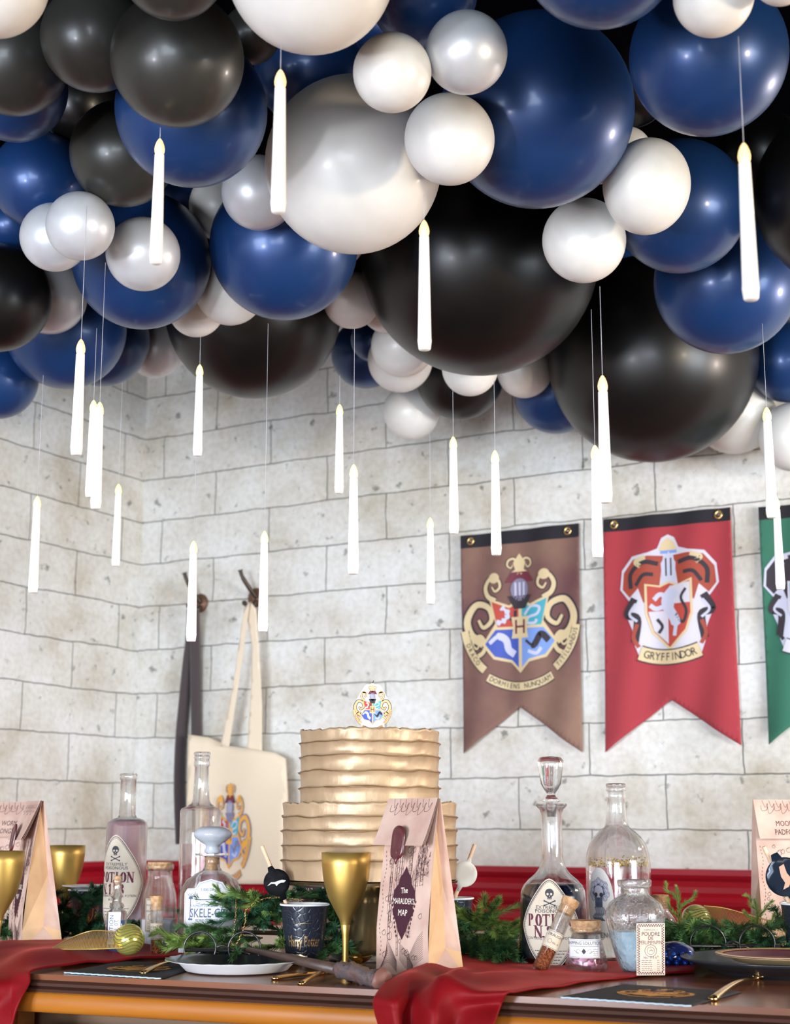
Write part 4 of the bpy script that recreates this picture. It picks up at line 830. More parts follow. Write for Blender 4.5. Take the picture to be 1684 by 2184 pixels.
def sqmap(R, zc, fc, sq=2.6, off=.0007):
    def f(a, b, h):
        t = fc + a / R * .93; c, q = math.cos(t), math.sin(t); k = (abs(c) ** sq + abs(q) ** sq) ** (-1 / sq); return Vector(((R * k + off + h) * c, (R * k + off + h) * q, zc + b))
    return f
A.build('paper_label', [paper_w, ink_b], r_, sqmap(66 * s_, lz, face(r_, -.03)), .0028, .00014)
# milk-shaped jar with cork lid and powder
Y4 = 2.62
r_, s_ = bottle('powder_jar', 'clear bottle-shaped jar with flat cork lid, powder and chequered label, left of the squat bottle', 'jar', 336, Y4,
    [(1842, 28), (1845, 30), (1853, 30), (1857, 26), (1875, 27), (1890, 31), (1908, 36), (1930, 38), (1980, 38), (2010, 37)], 36, gl=jar_glass, liquid=(1960, powder), th=.0022)
corkpart(r_, 24.5 * s_, 27 * s_, zz(1852, Y4), zz(1838, Y4), 'cork_lid')
A = Art(); lw, lh = 15 * s_, 34 * s_; A.rect(-lw, -lh, lw, lh, 0, 0); checker(A, -lw + .0006, -lh + .0006, lw - .0006, lh - .0006, .0011, 1, 1)
A.text('POUDRE', 0, lh * .6, .0048, 1, 1, .01); A.text('DE', 0, lh * .42, .0048, 1, 1, .01); A.text('PERLIMPINPIN', 0, lh * .24, .0045, 1, 1, .01, .7); A.line([(.0055 * math.cos(i * .4), -.003 + .0055 * math.sin(i * .4)) for i in range(16)], .0006, 1, 1, True)
rr = random.Random(1)
for j in range(5): microtext(A, -lw * .6, lw * .6, -lh * (.42 + .09 * j), .0007, 1, 1, rr)
A.build('paper_label', [paper_l, ink2], r_, cyl_map(38 * s_, zz(1950, Y4), face(r_, -.42)), .0028, .00014)
# small corked bottle with blue liquid
Y5 = 2.50
r_, s_ = bottle('small_bottle', 'small corked clear bottle with blue liquid and upright label, before the mauve bottle', 'bottle', 245, Y5,
    [(1876, 9), (1879, 10), (1884, 8.5), (1900, 8), (1906, 11), (1912, 13), (1916, 9.5), (1924, 9.5), (1928, 14), (1934, 15.5), (1938, 12), (1943, 18), (1950, 21.5), (1990, 21.5), (2020, 21)], 20, liquid=(1962, bluel), th=.0016, n=32, sq=3.2)
corkpart(r_, .0048, .0062, zz(1886, Y5), zz(1868, Y5))
A = Art(); lw, lh = 13 * s_, 33 * s_; A.rect(-lw, -lh, lw, lh, 0, 0)
A.text('POTION', -lw * .45, lh * .1, .0095, 1, 1, .01, 1, math.pi / 2); A.text('N. 07', lw * .35, lh * .1, .0085, 1, 1, .006, 1, math.pi / 2)
A.build('paper_label', [paper_w, ink_b], r_, plane_map((0, -21.5 * s_ - .0008, zz(1978, Y5)), (1, 0, 0), (0, 0, 1), (0, -1, 0)), .01, .00012)
# test tubes
def tube(label, base, tilt, lean, L, R, fill, label_t, zoff=.004):
    th = thing('test_tube', label, 'test tube', base + Vector((0, 0, zoff)), 0, 'corked glitter tubes'); th.rotation_euler = (lean, tilt, 0)
    m = MB(); m.lathe([(0, 0), (R * .8, .0006), (R, .003), (R, L - .001), (R + .0005, L), (R - .0011, L), (R - .0012, .004), (R * .7, .002), (0, .0018)], 32, cap=False); m.build('glass_body', [jar_glass], th, True, math.radians(50), weld=True)
    m = MB(); m.lathe([(0, .0023), (R * .7, .0025), (R - .0016, .0045), (R - .0016, fill), (0, fill + .001)], 28, cap=False); m.build('glitter', [copper_g], th, True, math.radians(50), weld=True)
    m = MB(); m.lathe([(0, L - .010), (R - .0016, L - .010), (R - .0013, L), (R + .0012, L + .006), (R + .001, L + .0125), (R, L + .013), (0, L + .013)], 24, cap=False); m.build('cork', [cork], th, True, math.radians(40))
    A = Art(); w_ = R * 1.7; A.rect(-w_, -.0125, w_, .0125, 0, 0); A.rect(-w_, -.0115, w_, -.011, 1, 1); A.rect(-w_, .011, w_, .0115, 1, 1)
    A.text(label_t[0], 0, .0065, .0058, 1, 1, .012, .95); A.text(label_t[1], .003, -.004, .004, 1, 1, .006)
    for k in range(2): A.line([(-.006 + .003 * math.cos(i * .5), -.003 + .003 * math.sin(i * .5)) for i in range(13)], .0004, 1, 1, True)
    A.build('paper_label', [paper_l, ink2], th, cyl_map(R, L * .47, -math.pi / 2 + .05), .0028, .00014)
    return th
tube('upright corked test tube of copper glitter at left, before the powder jar', Vector((at(334, 2035, 2.53).x, 2.53, ZT)), math.radians(-2), 0, .080, .0098, .024, ('DRAUGHT POWD', 'No. 12'))
tube('leaning corked test tube of copper glitter against the dark potion bottle', Vector((at(1149, 2070, 2.262).x, 2.262, ZT)), math.radians(27), math.radians(-9), .100, .0118, .046, ('DRAUGHT', 'No. 8'))

# decanter with dark liquid
Y6 = 2.39
r_, s_ = bottle('potion_decanter', 'clear decanter of blue black liquid with glass stopper and POTION label', 'bottle', 1182, Y6,
    [(1714, 33), (1717, 34), (1721, 31), (1727, 25), (1736, 22.5), (1780, 22), (1830, 23), (1848, 27), (1862, 36), (1876, 52), (1888, 63), (1900, 68.5), (1915, 70), (1960, 70.5), (2010, 73), (2040, 75), (2055, 74)], 70, liquid=(1886, inkl), th=.003, n=64)
m = MB(); P_ = [(0, zz(1742, Y6)), (9, 1742), (12, 1716), (14, 1711), (19, 1709), (14, 1702), (9, 1697), (9, 1692), (15, 1684), (22, 1672), (25, 1650), (28, 1632), (28, 1622), (22, 1615), (0, 1613)]
m.lathe([(0, zz(1742, Y6))] + [(a * s_, zz(b_, Y6)) for a, b_ in P_[1:]], 10 * 4, cap=False)
m.build('stopper', [glass], r_, True, weld=True)
m = MB(); m.lathe([(0, zz(1740, Y6)), (.001, zz(1740, Y6))] , 8, cap=False)
A = Art(); potion_label(A, 'N.86', 66 * s_, 94 * s_, 1.40)
A.build('paper_label', [paper_l, ink2, ink_m], r_, cyl_map(75 * s_, zz(1968, Y6), face(r_, -.10), .0012), .0028, .00014)
# large round-shouldered bottle with gold flakes
Y7 = 2.52
r_, s_ = bottle('flake_bottle', 'large clear round-shouldered bottle with floating gold flakes and oval skull label', 'bottle', 1323, Y7,
    [(1671, 19), (1673, 21.5), (1677, 21.5), (1679, 20), (1681, 21.5), (1686, 21.5), (1688, 19.5), (1694, 20.5), (1701, 21), (1705, 19.5), (1735, 21), (1758, 24), (1764, 27), (1772, 38), (1784, 50), (1800, 60), (1818, 66), (1838, 68.5), (1860, 69), (1950, 69), (2035, 69)], 66, liquid=(1845, clearl), th=.0032, n=64)
fk = MB(); rr = random.Random(5); Rf = 65 * s_ - .0032
for k in range(480):
    a = rr.uniform(0, 2 * math.pi); t = abs(rr.gauss(0, 1)); zf = zz(1843, Y7) + (t * .0055 if rr.random() < .45 else rr.uniform(-.004, .001)); R0 = Rf * (1 if rr.random() < .6 else rr.uniform(.3, 1)); R0 -= max(0, zf - zz(1838, Y7)) * .35
    c = Vector((R0 * math.cos(a), R0 * math.sin(a), zf)); e = rr.uniform(.0010, .0020); u1 = Vector((rr.gauss(0, 1), rr.gauss(0, 1), rr.gauss(0, 1))).normalized(); u2 = u1.orthogonal().normalized()
    fk.add([c + u1 * e, c + u2 * e, c - u1 * e, c - u2 * e], [(0, 1, 2, 3)])
tag(fk.build('gold_flakes', [gold_f], r_, False), 'gold flakes ring at the liquid surface', kind='stuff')
A = Art(); A.ell(0, 0, 33 * s_, 74 * s_, 0, 0, 40)
cx0, cy0 = -.001, .012; A.ell(cx0, cy0 + .006, .0115, .013, 1, 1, 20); A.rect(cx0 - .007, cy0 - .018, cx0 + .007, cy0 - .002, 1, 1)
for k in (-1, 1): A.ell(cx0 + k * .0048, cy0 + .002, .0032, .0037, 2, 2, 10)
A.poly([(cx0 - .0015, cy0 - .006), (cx0 + .0015, cy0 - .006), (cx0, cy0 - .001)], 2, 2); A.ell(cx0, cy0 + .007, .0085, .0095, 3, 2, 16)
for k in (-1, 1): A.ell(cx0 + k * .0048, cy0 + .002, .003, .0034, 2, 3, 10)
for k in range(5): A.rect(cx0 - .005 + k * .0023, cy0 - .016, cx0 - .0045 + k * .0023, cy0 - .0095, 2, 3)
for k in range(11):
    a0 = math.radians(-35 + 25 * k); R0 = .0135 + .002 * (k % 2); x0 = cx0 + R0 * math.cos(a0); y0 = cy0 + .006 + R0 * 1.15 * math.sin(a0)
    A.ell(x0, y0, .0042, .0052, 1, 1, 14); A.ell(x0, y0, .0036, .0046, 3, 2, 14); A.line([(x0 + .0022 * math.cos(i * .6), y0 + .003 * math.sin(i * .6)) for i in range(9)], .0007, 1, 3)
for k in range(6):
    x0 = cx0 - .008 + k * .0032; A.curve([(x0, cy0 - .017), (x0 + .003, cy0 - .025), (x0 - .003, cy0 - .032), (x0 + .002, cy0 - .038)], .0022, 1, 2); A.curve([(x0, cy0 - .017), (x0 + .003, cy0 - .025), (x0 - .003, cy0 - .032)], .0008, 3, 3)
A.text('VENENCE', .004, -.048, .011, 1, 1, .02, .9)
A.build('paper_label', [paper_w, ink_b, ink2, pale_p], r_, cyl_map(69 * s_, zz(1925, Y7), face(r_, -.62), .0012), .0028, .00014)
# cut glass bottle in front
Y8 = 2.24
facet = mat('pressed_glass', (.98, .99, .99), .02, trans=1, ior=1.5, bump=1, bscale=38, thin=.22)
r_, s_ = bottle('cut_glass_bottle', 'open pressed-glass bottle with wide rim, pale blue crystals and chequered powder label, front right', 'bottle', 1358, Y8,
    [(1876, 33), (1878, 35), (1886, 35), (1890, 33), (1894, 28), (1904, 28), (1910, 31), (1916, 40), (1926, 52), (1938, 58), (1950, 61), (1966, 60), (1990, 55), (2020, 48), (2046, 41), (2060, 36), (2068, 31), (2072, 29), (2078, 29)], 28, gl=facet, liquid=(1985, crystals), th=.0034, n=16, sq=2.8, rz=math.radians(6))
A = Art(); lw, lh = 30 * s_, 53 * s_; A.rect(-lw, -lh, lw, lh, 0, 0); checker(A, -lw + .0012, -lh + .0012, lw - .0012, lh - .0012, .0017, 1, 1); A.line([(-lw * .78, -lh * .88), (lw * .78, -lh * .88), (lw * .78, lh * .88), (-lw * .78, lh * .88)], .0004, 1, 1, True)
A.text('FORMULE N 12', 0, lh * .74, .003, 1, 1, .006); A.text('POUDRE', 0, lh * .58, .0078, 1, 1, .02, .85); A.text('DE', 0, lh * .42, .0065, 1, 1, .02); A.text('PERLIMPINPIN', 0, lh * .25, .0072, 1, 1, .02, .72)
A.line([(.0083 * math.cos(i * .3), -lh * .06 + .0083 * math.sin(i * .3)) for i in range(21)], .0006, 1, 1, True); A.line([(.0052 * math.cos(i * .4), -lh * .06 + .0052 * math.sin(i * .4)) for i in range(16)], .0005, 1, 1, True)
A.line([(-.002, -lh * .08), (.001, -lh * .02), (.003, -lh * .08)], .0007, 1, 1); A.text('No.  5 6 6', -.001, -lh * .32, .0045, 1, 1, .01); A.ell(lw * .5, -lh * .28, .0013, .0013, 2, 1, 10)
for j in range(6): microtext(A, -lw * .65, lw * .1, -lh * (.44 + .075 * j), .0007, 1, 1, rr); microtext(A, lw * .45, lw * .65, -lh * (.44 + .075 * j), .0007, 1, 1, rr)
tl = math.radians(1)
lb = A.build('paper_label', [paper_l, ink_m, cork], r_, plane_map((0, 0, 0), (1, 0, 0), (0, 0, 1), (0, -1, 0)), .01, .0001)
lb.location = (.003 + 14 * s_ * .6, -.0455, zz(2019, Y8)); lb.rotation_euler = (math.radians(7), 0, math.radians(-2))
# cork jar with petals
Y9 = 2.27
r_, s_ = bottle('petal_jar', 'small wide-mouth jar with cork lid, pink petals and a SHIPPING SOLUTION label', 'jar', 1251, Y9,
    [(1979, 33), (1983, 35), (1988, 33), (1992, 30), (2000, 32), (2020, 37), (2040, 42), (2056, 45), (2064, 44)], 42, gl=jar_glass, th=.0016, n=40)
corkpart(r_, 29 * s_, 33.5 * s_, zz(1986, Y9), zz(1962, Y9), 'cork_lid')
rr = random.Random(8)
for k in range(18):
    m = MB(); a = k * 2.4; R0 = .004 + .013 * ((k * 7) % 5) / 4; c = Vector((R0 * math.cos(a), R0 * math.sin(a), .009 + .0010 * k)); E_ = Matrix.Rotation(rr.uniform(0, 6), 3, 'Z') @ Matrix.Rotation(rr.uniform(-.5, .5), 3, 'X')
    V = []; 
    for i in range(7):
        for j in range(7):
            u = (i / 6 - .5) * 2; v = (j / 6 - .5) * 2; k_ = math.sqrt(max(0, 1 - v * v * .7)); V.append(c + E_ @ Vector((u * .0098 * k_, v * .0092, .004 * (u * u + v * v) + .0012 * math.sin(v * 5 + k))))
    m.add(V, [(i * 7 + j, i * 7 + j + 1, i * 7 + 8 + j, i * 7 + 7 + j) for i in range(6) for j in range(6)])
    o = m.build('petal', [petal_m], r_); sd = o.modifiers.new('s', 'SOLIDIFY'); sd.thickness = .0005
A = Art(); lw, lh = 34 * s_, 19 * s_; A.rect(-lw, -lh, lw, lh, 0, 0); A.line([(-lw * .95, -lh * .9), (lw * .95, -lh * .9), (lw * .95, lh * .9), (-lw * .95, lh * .9)], .0005, 1, 1, True); A.rect(-lw * .9, lh * .22, lw * .9, lh * .26, 1, 1)
A.text('SHIPPING SOLUTION', 0, lh * .56, .0066, 1, 1, .02, .82); A.ell(0, -lh * .3, .0032, .0042, 1, 1, 4); 
for k in (-1, 1): A.curve([(k * .004, -lh * .3), (k * .008, -lh * .05), (k * .011, -lh * .4), (k * .007, -lh * .5), (k * .014, -lh * .2)], .0004, 1, 1)
for j in range(4): microtext(A, lw * .55, lw * .85, -lh * (.1 + .2 * j), .0006, 1, 1, rr)
A.build('paper_label', [paper_w, ink2], r_, cyl_map(41 * s_, zz(2020, Y9), face(r_, -.12), .0016), .0028, .00014)
# corked jar half hidden at right
Y10 = 2.62
r_, s_ = bottle('corked_jar', 'corked clear jar of beige powder half hidden behind the pressed-glass bottle', 'jar', 1412, Y10,
    [(1924, 16), (1927, 17.5), (1932, 16), (1942, 16), (1950, 22), (1962, 30), (1980, 33), (2018, 33)], 31, liquid=(1975, mat('beige_powder', (.62, .46, .34), .9)), th=.002)
corkpart(r_, 13 * s_, 17.5 * s_, zz(1936, Y10), zz(1908, Y10))

# ------------------------------------------------------------------ goblets
def goblet(label, cx, Y, rimy=None):
    p = at(cx, by(Y), Y); g = thing('goblet', label, 'goblet', (p.x, Y, ZT), 0, 'gold plastic goblets')
    H = .168
    m = MB(); m.lathe([(.0075, .062), (.0095, .070), (.017, .084), (.0275, .104), (.034, .128), (.0365, .150), (.0370, H), (.0355, H), (.035, .150), (.0325, .129), (.026, .106), (.015, .086), (0, .078)], 56, cap=False); m.build('bowl', [goldm], g, True, weld=True)
    m = MB(); m.lathe([(.006, .004), (.0048, .010), (.0044, .030), (.0052, .048), (.0075, .062), (.0068, .0635), (0, .064)], 28, cap=False); m.build('stem', [goldm], g)
    m = MB(); m.lathe([(0, .0005), (.031, .0005), (.0325, .0015), (.031, .003), (.018, .0045), (.006, .007), (0, .007)], 48, cap=False); m.build('foot', [goldm], g, True)
    return g
goblet('gold goblet at centre between the black cup and the sealed gift bag', 736, 2.36)
goblet('gold goblet cut by the left edge before the gift bags', -9, 2.46)
goblet('gold goblet behind the side-on gift bag at left', 133, 3.02)

# ------------------------------------------------------------------ paper cups, straws with tags
cup_m = mat('black_card', (.014, .016, .024), .30, coat=.3); cupw = mat('white_card', (.78, .78, .78), .6); foil = mat('gold_foil', (.95, .62, .30), .25, .9)
emb = mat('embossed_black_card', (.014, .017, .028), .28, coat=.4)
nt = emb.node_tree; vo = nt.nodes.new('ShaderNodeTexVoronoi'); vo.inputs['Scale'].default_value = 105; vo.feature = 'DISTANCE_TO_EDGE'; tcn = nt.nodes.new('ShaderNodeTexCoord'); nt.links.new(tcn.outputs['Object'], vo.inputs['Vector'])
rm = nt.nodes.new('ShaderNodeValToRGB'); rm.color_ramp.elements[1].position = .12; nt.links.new(vo.outputs['Distance'], rm.inputs[0]); bpn = nt.nodes.new('ShaderNodeBump'); bpn.inputs['Strength'].default_value = .5; bpn.inputs['Distance'].default_value = .0006; nt.links.new(rm.outputs[0], bpn.inputs['Height']); nt.links.new(bpn.outputs[0], nt.nodes['Principled BSDF'].inputs['Normal'])
def cup(label, cx, Y, text=None, sc=1):
    p = at(cx, by(Y), Y); c = thing('paper_cup', label, 'cup', (p.x, Y, ZT), 0, 'black paper cups'); H = .089 * sc; r0, r1 = .0275 * sc, .0365 * sc
    m = MB(); m.lathe([(0, .003), (r0 - .001, .003), (r0 - .0008, 0), (r0, 0), (r1, H - .002), (r1 - .0012, H - .002), (r0 - .001, .004), (0, .004)], 48, cap=False); m.build('wall', [emb], c, True, math.radians(50), weld=True)
    m = MB(); m.tube([((r1 + .0006) * math.cos(i * math.pi / 24), (r1 + .0006) * math.sin(i * math.pi / 24), H - .001) for i in range(48)], .0016, 8, 0, True); m.build('rolled_rim', [cupw], c)
    m = MB(); m.lathe([(r0 - .0012, .006), (r1 - .0015, H - .001)], 48, cap=False); m.build('lining', [cupw], c)
    if text:
        A = Art(); A.text(text, 0, 0, .0225, 0, 0, .018, .44); A.line([(-.0205, -.0075), (-.0195, .010), (-.0215, .006)], .0014, 0, 0); A.line([(-.0075, -.002), (-.0095, -.010), (-.0115, -.009)], .0012, 0, 0)
        A.curve([(-.012, .026), (0, .0275), (.010, .027)], .0005, 0, 0)
        zc = .034; fc = face(c, -.02)
        A.build('foil_lettering', [foil], c, lambda a, b, h: Vector(((r0 + (r1 - r0) * (zc + b) / H + .0005 + h) * math.cos(fc + a / .031), (r0 + (r1 - r0) * (zc + b) / H + .0005 + h) * math.sin(fc + a / .031), zc + b)), .02)
    return c
cup('black embossed paper cup with gold lettering and a tagged straw, at centre', 648, 2.43, 'Harry Potter')
cup('black paper cup mostly hidden behind the sealed gift bag', 962, 2.62)
cc = cup('black paper cup printed with an orange crest, at left behind the greenery', 184, 2.98, None, .98)
A = Art(); GO = dict(G0); GO.update(gold=12, white=2, mantle=11, pale=12, field=3, lblue=12); crest_lion(A, 0, 0, 1, GO, '')
fc = face(cc); A.build('printed_crest', [gold_p] + PAL[1:], cc, lambda a, b, h: Vector(((.034 + h) * math.cos(fc + a * .055 / .033), (.034 + h) * math.sin(fc + a * .055 / .033), .047 + b * .06)), .3, .00006)
straw_m = mat('paper_straw', (.70, .48, .32), .7)
def straw(label, p0, p1, tagc, tr, tagm, flip, Yd, bird):
    a = at(*p0, Yd + .01); b = at(*p1, Yd); L = (b - a); root = thing('drink_straw', label, 'straw', a, 0, 'straws with round tags')
    m = MB(); q = L.normalized(); 
    m.tube([(0, 0, 0), L], .0031, 14); m.build('straw_tube', [straw_m], root, True, math.radians(50))
    c = at(*tagc, Yd - .006) - a; R = tr * mpp(tagc[1], Yd)
    A = Art(); n = 44; ax = math.atan2(L.z, L.x); pts = []
    for i in range(n):
        t = 2 * math.pi * i / n; d = abs(((t - ax + math.pi) % (2 * math.pi)) - math.pi); d2 = abs(((t - ax) % (2 * math.pi)) - math.pi); k = 1 + (.30 if d < .16 else 0) + (.42 if d2 < .2 else 0)
        pts.append((R * k * math.cos(t), R * k * math.sin(t)))
    A.poly(pts, 0, 0); o = A.build('round_tag', [tagm], root, plane_map(c, (1, 0, 0), (0, -.1, 1), (0, -1, 0)), .02); s = o.modifiers.new('s', 'SOLIDIFY'); s.thickness = .0008; s.offset = 0
    if bird:
        A = Art(); w_ = R
        if bird == 1: A.poly([(-.72 * w_, -.28 * w_), (-.45 * w_, 0), (-.15 * w_, .02 * w_), (.05 * w_, .1 * w_), (.4 * w_, .2 * w_), (.7 * w_, .15 * w_), (.55 * w_, .0), (.3 * w_, -.02 * w_), (.12 * w_, -.12 * w_), (-.02 * w_, -.28 * w_), (-.12 * w_, -.12 * w_), (-.4 * w_, -.1 * w_)], 0, 0)
        else: A.poly([(-.3 * w_, .5 * w_), (-.05 * w_, .65 * w_), (.1 * w_, .2 * w_), (.35 * w_, -.1 * w_), (.2 * w_, -.5 * w_), (-.1 * w_, -.65 * w_), (0, -.3 * w_), (-.2 * w_, 0)], 0, 0)
        A.build('tag_emblem', [mat('silver_print', (.62, .66, .70), .5) if bird == 1 else mat('copper_print', (.45, .28, .20), .4)], root, plane_map(c + Vector((0, -.0007, 0)), (1, 0, 0), (0, -.1, 1), (0, -1, 0)), .02)
tagk = mat('tag_black', (.005, .005, .006), .7, spec=.15); tags = mat('tag_satin_black', (.012, .02, .035), .22, .3); tagb = mat('tag_back_card', (.62, .60, .55), .7)
straw('straw with black round tag bearing a white bird, in the gold lettered cup', (618, 1945), (558, 1804), (590, 1882), 28, tagk, 1, 2.42, 1)
straw('straw with its tag seen from the pale back, right of the sealed gift bag', (966, 1925), (1012, 1801), (990, 1864), 27, tagb, 1, 2.60, 0)
straw('straw with shiny black round tag cut by the right edge', (1712, 1990), (1628, 1806), (1673, 1870), 41, tags, 1, 2.45, 2)
p = at(1722, by(2.45), 2.45)
cup('black paper cup just beyond the right edge holding the shiny tagged straw', 1722, 2.45)

# ------------------------------------------------------------------ plates
def pplate(name, label, c, R, h, um, tm, scal=0, z=0):
    r_ = thing(name, label, 'plate', (c.x, c.y, ZT + z), 0)
    def plate_mesh(prof, nm, mm):
        n = 96; V = []; Fc = []
        for j, (r, zq) in enumerate(prof):
            for i in range(n):
                a = 2 * math.pi * i / n; k = 1 + scal * math.cos(a * 24) * (max(0, r - .75 * R) / (.25 * R)); V.append((r * k * math.cos(a), r * k * math.sin(a), zq + (abs(scal) * .03 * math.cos(a * 24) if r > .9 * R else 0)))
            if j: Fc += [((j - 1) * n + i, (j - 1) * n + (i + 1) % n, j * n + (i + 1) % n, j * n + i) for i in range(n)]
        return mesh(nm, V, Fc, mm, r_, True, None, math.radians(60))
    plate_mesh([(.0001, .0005), (.66 * R, .0005), (.72 * R, .002), (.82 * R, h * .75), (R, h), (R * 1.004, h + .0006)], 'underside', [um])
    plate_mesh([(R * 1.004, h + .0006), (R, h + .0012), (.82 * R, h * .75 + .0014), (.70 * R, .0034), (.0001, .003)], 'upper_face', [tm])
    return r_
c = T(506, 2062)
cd = mat('plate_black_print', (.012, .013, .016), .25, coat=.3)
pplate('paper_plate', 'white scalloped paper plate with dark printed inside, under the wand tip', Vector((at(505, 2050, 2.30).x, 2.30, 0)), 151 * mpp(2050, 2.30), .017, cupw, cd, .012, .001)
c = at(1668, 2090, 2.26)
slate = mat('slate_stoneware', (.022, .024, .028), .28)
r2_ = thing('dinner_plate', 'matt charcoal dinner plate under the small maroon plate at lower right', 'plate', (c.x, 2.26, ZT))
R = 213 * mpp(2090, 2.26)
m = MB(); m.lathe([(0, .004), (.58 * R, .004), (.60 * R, 0), (.63 * R, 0), (.65 * R, .004), (.8 * R, .010), (.95 * R, .019), (R, .0225), (R * .998, .0245), (.97 * R, .0235), (.82 * R, .0150), (.66 * R, .010), (0, .009)], 80, cap=False); m.build('plate_body', [slate], r2_, True, weld=True)
pl = pplate('paper_plate', 'small maroon paper plate with gold scalloped border, stacked on the charcoal plate', Vector((c.x, 2.26, 0)), 138 * mpp(2090, 2.26), .0105, mat('plate_gold_edge', (.66, .46, .24), .4), mat('plate_maroon', (.10, .025, .035), .35), .012, .0168)
m = MB(); Rp = 138 * mpp(2090, 2.26); m.lathe([(Rp * .9, .0112), (Rp * 1.0, .0122), (Rp * 1.006, .0126), (Rp * .9, .0124)], 96, cap=False); m.build('gold_border', [mat('plate_gold_edge', (0, 0, 0))], pl)
p = at(195, 1889, 3.02)
pq = pplate('paper_plate', 'white paper plate resting on the crest-printed cup at far left', Vector((p.x, 3.02 - .04, 0)), .047, .004, cupw, cupw, 0, .0895)
tag(pq, None)

# ------------------------------------------------------------------ napkins
nap_b = mat('napkin_black', (.012, .013, .018), .8); nap_w = mat('napkin_pale_blue', (.42, .55, .64), .8)
def napkin(label, pts, cuv, sz, rot):
    c = T(*cuv); o3 = thing('paper_napkin', label, 'napkin', (c.x, c.y, ZT), 0, 'black crest napkins')
    P = [T(*q) - c for q in pts]; P = [(q.x, q.y) for q in P]
    fl = plane_map((0, 0, .0012), (1, 0, 0), (0, 1, 0), (0, 0, 1))
    A = Art(); A.poly(P, 0, 0); o = A.build('printed_sheet', [nap_b], o3, fl, .02); s = o.modifiers.new('s', 'SOLIDIFY'); s.thickness = .0014; s.offset = 0
    A = Art(); a, b = Vector(P[0]), Vector(P[1]); n = 14; d = (b - a) / n; nn = Vector((d.y, -d.x)).normalized()
    if nn.y > 0: nn = -nn
    pts2 = [a]
    for i in range(n): pts2 += [a + d * (i + .5) + nn * .006, a + d * (i + 1) + nn * .002]
    A.line([tuple(q) for q in pts2], .0030, 0, 0); o = A.build('scalloped_edge', [nap_w], o3, lambda a, b, h: Vector((a, b, .0016)), .02); s = o.modifiers.new('s', 'SOLIDIFY'); s.thickness = .0016; s.offset = 0
    A = Art(); GN = dict(G0); GN.update(gold=12, dark=9, blue=12, lblue=1, teal=12, pale=1, white=1); crest_quartered(A, 0, 0, 1, GN); c_, s2 = math.cos(rot), math.sin(rot)
    A.build('printed_crest', [orange_p] + [orange_p] + PAL[2:], o3, lambda a, b, h: Vector(((a * c_ - b * s2) * sz, (a * s2 + b * c_) * sz, .0022 + h)), .3, .00006)
napkin('black napkin with gold crest and pale scalloped edge, left of the white plate', [(138, 2076), (345, 2089), (430, 2062), (262, 2052)], (300, 2068), .10, -.4)
napkin('black napkin with gold crest and pale edge, left of the charcoal plate', [(1195, 2129), (1475, 2148), (1580, 2118), (1330, 2102)], (1400, 2122), .10, -.4)

# ------------------------------------------------------------------ cutlery
def utensil(name, label, p0, p1, kind, z0=.003, z1=.003, w=.0042, group='gold cutlery', cup_up=True):
    a = T(*p0); b = T(*p1); a.z = ZT; L = (b - a); L.z = 0; ln = L.length; th = thing(name, label, kind, (a.x, a.y, ZT), math.atan2(L.y, L.x), group)
    m = MB(); n = 14; V = []
    pts = []; rad = []
    for i in range(n + 1):
        t = i / n; z = z0 + (z1 - z0) * t + .010 * math.sin(t * math.pi) * (1 if kind != 'knife' else .2); pts.append((ln * t, 0, z)); rad.append(w * (1 - .55 * t) if kind != 'knife' else w * .9)
    m.tube(pts, rad, 12); h = m.build('handle', [goldc], th)
    h.scale = (1, 1.0, .62)
    e = Vector((ln, 0, z1 * .62)); m = MB()
    if kind == 'spoon':
        V = []; N = 18
        for j in range(7):
            for i in range(N):
                r = j / 6; a_ = 2 * math.pi * i / N; V.append(e + Vector((.026 + .028 * r * math.cos(a_), .0185 * r * math.sin(a_) * (1 + .12 * math.cos(a_)), .012 * r * r - .004)))
        m.add(V, [(j * N + i, j * N + (i + 1) % N, (j + 1) * N + (i + 1) % N, (j + 1) * N + i) for j in range(6) for i in range(N)]); o = m.build('bowl', [goldc], th)
    elif kind == 'fork':
        m.tube([e + Vector((0, 0, 0)), e + Vector((.012, 0, .001))], [.0022, .006], 10)
        for k in range(4): m.tube([e + Vector((.010, (k - 1.5) * .0042, .001)), e + Vector((.03, (k - 1.5) * .0048, .003)), e + Vector((.05, (k - 1.5) * .0045, .001))], [.0015, .0014, .0008], 8)
        o = m.build('tines', [goldc], th)
    else:
        m.box((e.x, -.001, e.z - .001), (e.x + .09, .009, e.z + .0006)); o = m.build('blade', [goldc], th, False); b_ = o.modifiers.new('b', 'BEVEL'); b_.width = .0008; b_.segments = 2
    if kind == 'spoon': s = o.modifiers.new('s', 'SOLIDIFY'); s.thickness = .0012
    return th
utensil('dessert_spoon', 'gold spoon with its bowl up, right of the centre goblet foot', (640, 2102), (757, 2064), 'spoon', .003, .012)
utensil('dinner_knife', 'gold knife with thick handle in front of the white plate', (582, 2091), (690, 2079), 'knife', .004, .004, .0052)
utensil('dessert_fork', 'gold fork lying on the left napkin, tines under the white plate', (303, 2080), (400, 2056), 'fork', .004, .006, .0050)
utensil('dessert_fork', 'gold fork lying on the right napkin beside the charcoal plate', (1518, 2136), (1612, 2092), 'fork', .004, .006, .0056)

